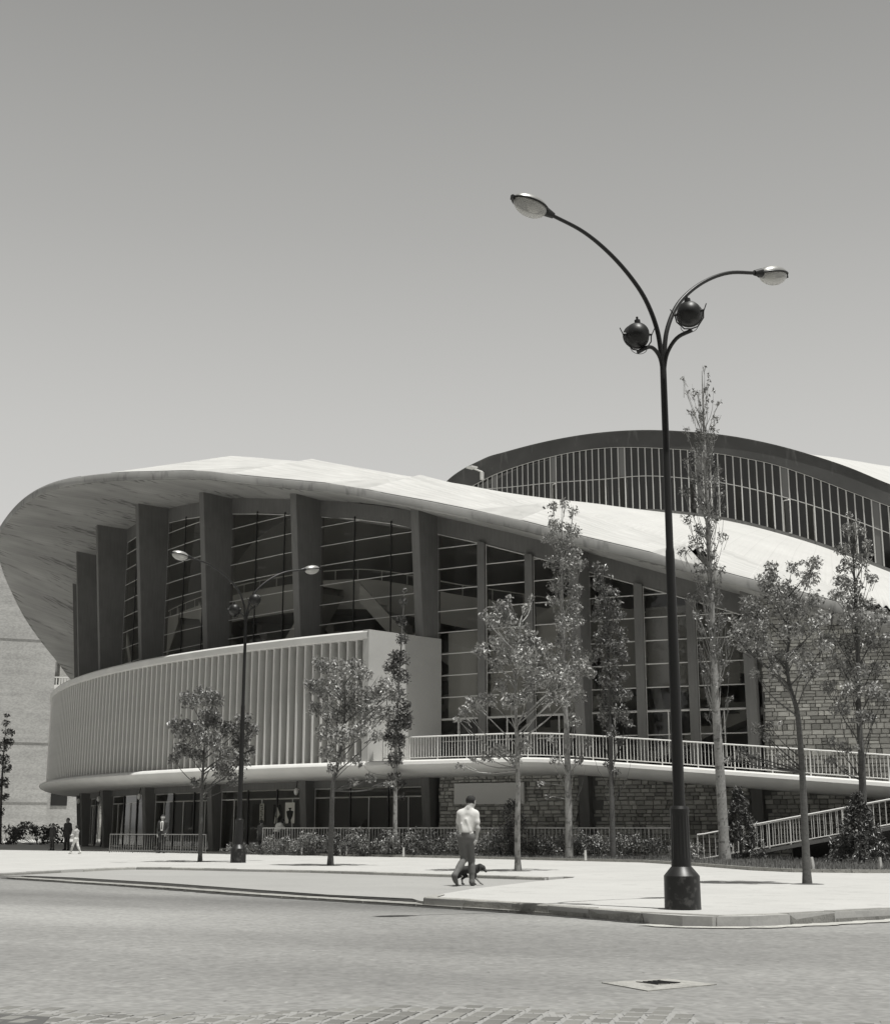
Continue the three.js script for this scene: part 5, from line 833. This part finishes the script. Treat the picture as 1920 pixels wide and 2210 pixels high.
{ // creases of the shirt and the rolled sleeve hem stay with the body's own surface
  const o = thing('dog', 'dark dog with pale muzzle and paws walking beside the man', 'dog', [0.37, DRIVE, -30.0], R(-12)), B = []; const dk = 0.035, pl = 0.30; const add = (a, b, ra, rb, t) => B.push([a, b, ra, rb, t]);
  add([0.02, 0.33, 0], [0.30, 0.35, 0], 0.085, 0.10, dk); add([-0.08, 0.34, 0], [0.05, 0.33, 0], 0.075, 0.085, dk); add([0.30, 0.36, 0], [0.40, 0.40, 0.01], 0.078, 0.066, dk); add([0.40, 0.40, 0.01], [0.47, 0.38, 0.02], 0.074, 0.060, dk); add([0.47, 0.37, 0.02], [0.54, 0.31, 0.03], 0.044, 0.030, 0.08);
  for (const z of [-1, 1]) { add([0.40, 0.44, z * 0.055], [0.415, 0.34, z * 0.085], 0.030, 0.016, dk); }
  add([0.29, 0.30, 0.06], [0.31, 0.16, 0.06], 0.046, 0.028, dk); add([0.31, 0.16, 0.06], [0.42, 0.055, 0.06], 0.027, 0.020, pl); add([0.42, 0.05, 0.06], [0.47, 0.025, 0.06], 0.022, 0.018, pl);
  add([0.27, 0.30, -0.06], [0.24, 0.16, -0.06], 0.046, 0.026, dk); add([0.24, 0.16, -0.06], [0.25, 0.04, -0.06], 0.024, 0.018, pl); add([0.25, 0.03, -0.06], [0.29, 0.02, -0.06], 0.02, 0.016, pl);
  for (const [z, f] of [[0.06, -0.05], [-0.06, 0.07]]) { add([-0.06, 0.31, z], [0.0 + f, 0.20, z], 0.066, 0.038, dk); add([0.0 + f, 0.20, z], [-0.10 + f, 0.13, z], 0.032, 0.022, dk); add([-0.10 + f, 0.13, z], [-0.09 + f, 0.035, z], 0.021, 0.017, pl); add([-0.09 + f, 0.025, z], [-0.05 + f, 0.02, z], 0.019, 0.016, pl); }
  add([-0.12, 0.36, 0], [-0.16, 0.30, 0], 0.024, 0.018, dk); add([-0.16, 0.30, 0], [-0.165, 0.20, 0], 0.018, 0.010, dk);
  part('body', bodyMesh(B, 0.011, 0.02), skinMat, o); o.scale.setScalar(0.92);
}
const walk = (st, extra = {}) => ({ ...STAND, ...extra });
person('child in pale shirt and white shorts walking left out of the shade', [-16.05, 0, -62.2], R(70), walk(0, { knL: [-0.09, 0.50, -0.16], anL: [-0.10, 0.10, -0.26], toL: [-0.11, 0.03, -0.42], knR: [0.09, 0.48, 0.10], anR: [0.10, 0.12, 0.30], toR: [0.11, 0.03, 0.14], elR: [0.22, 1.12, -0.06], wrR: [0.12, 1.12, -0.26], haR: [0.06, 1.14, -0.33], elL: [-0.22, 1.12, -0.06], wrL: [-0.10, 1.10, -0.26], haL: [-0.04, 1.12, -0.33] }), { hair: 0.03, skin: 0.48, top: 0.40, low: 0.70, shoe: 0.7 }, { s: 0.70, cell: 0.026, legSkin: 0.48, bulk: 0.95 });
person('taller dark-clad figure in the shade at the left end of the entrance', [-18.9, 0, -71.5], R(160), walk(0), { hair: 0.02, skin: 0.16, top: 0.03, low: 0.03, shoe: 0.03 }, { s: 0.92, cell: 0.026, sleeve: 1 });
person('shorter dark-clad figure beside the taller one in the shade', [-19.55, 0, -71.2], R(150), walk(0), { hair: 0.02, skin: 0.16, top: 0.035, low: 0.03, shoe: 0.03 }, { s: 0.77, cell: 0.026, sleeve: 1 });
{
  const o = person('man in dark suit with pale shirt standing in the shaded entrance', [-12.7, 0, -64.2], R(176), walk(0, { knR: [0.10, 0.48, -0.06], toR: [0.13, 0.03, -0.2], wrL: [-0.20, 0.90, -0.12], haL: [-0.17, 0.83, -0.15] }), { hair: 0.04, skin: 0.34, top: 0.045, low: 0.035, shoe: 0.03 }, { s: 0.97, cell: 0.024, sleeve: 1 });
  const sh = quadsToGeo([[[-0.075, 1.36, -0.135], [0.075, 1.36, -0.135], [0.045, 0.98, -0.142], [-0.045, 0.98, -0.142]], [[-0.03, 1.41, -0.10], [0.03, 1.41, -0.10], [0.075, 1.36, -0.135], [-0.075, 1.36, -0.135]]]); part('shirt_front', sh, std(0.7, 0.9), o); part('tie', quadsToGeo([[[-0.018, 1.36, -0.140], [0.018, 1.36, -0.140], [0.028, 1.05, -0.147], [-0.028, 1.05, -0.147]]]), std(0.05, 0.8), o);
}
person('person in white shirt leaning on the garden railing', [-7.35, 0, -62.1], R(-55), walk(0, { head: [0, 1.42, -0.36], neck: [0, 1.33, -0.22], shL: [-0.17, 1.30, -0.16], shR: [0.17, 1.30, -0.16], chest: [0, 1.16, -0.10], waist: [0, 1.0, -0.02], elL: [-0.2, 1.10, -0.36], elR: [0.2, 1.10, -0.36], wrL: [-0.1, 1.08, -0.56], wrR: [0.1, 1.08, -0.56], haL: [-0.05, 1.07, -0.65], haR: [0.05, 1.07, -0.65] }), { hair: 0.03, skin: 0.30, top: 0.68, low: 0.04, shoe: 0.04 }, { s: 0.95, cell: 0.025, sleeve: 0.7 });
person('dark-shirted youngster standing next to the person leaning on the railing', [-8.05, 0, -62.6], R(-30), walk(0), { hair: 0.03, skin: 0.22, top: 0.10, low: 0.06, shoe: 0.06 }, { s: 0.84, cell: 0.026, legSkin: 0.22 });

renderer.render(scene, camera);
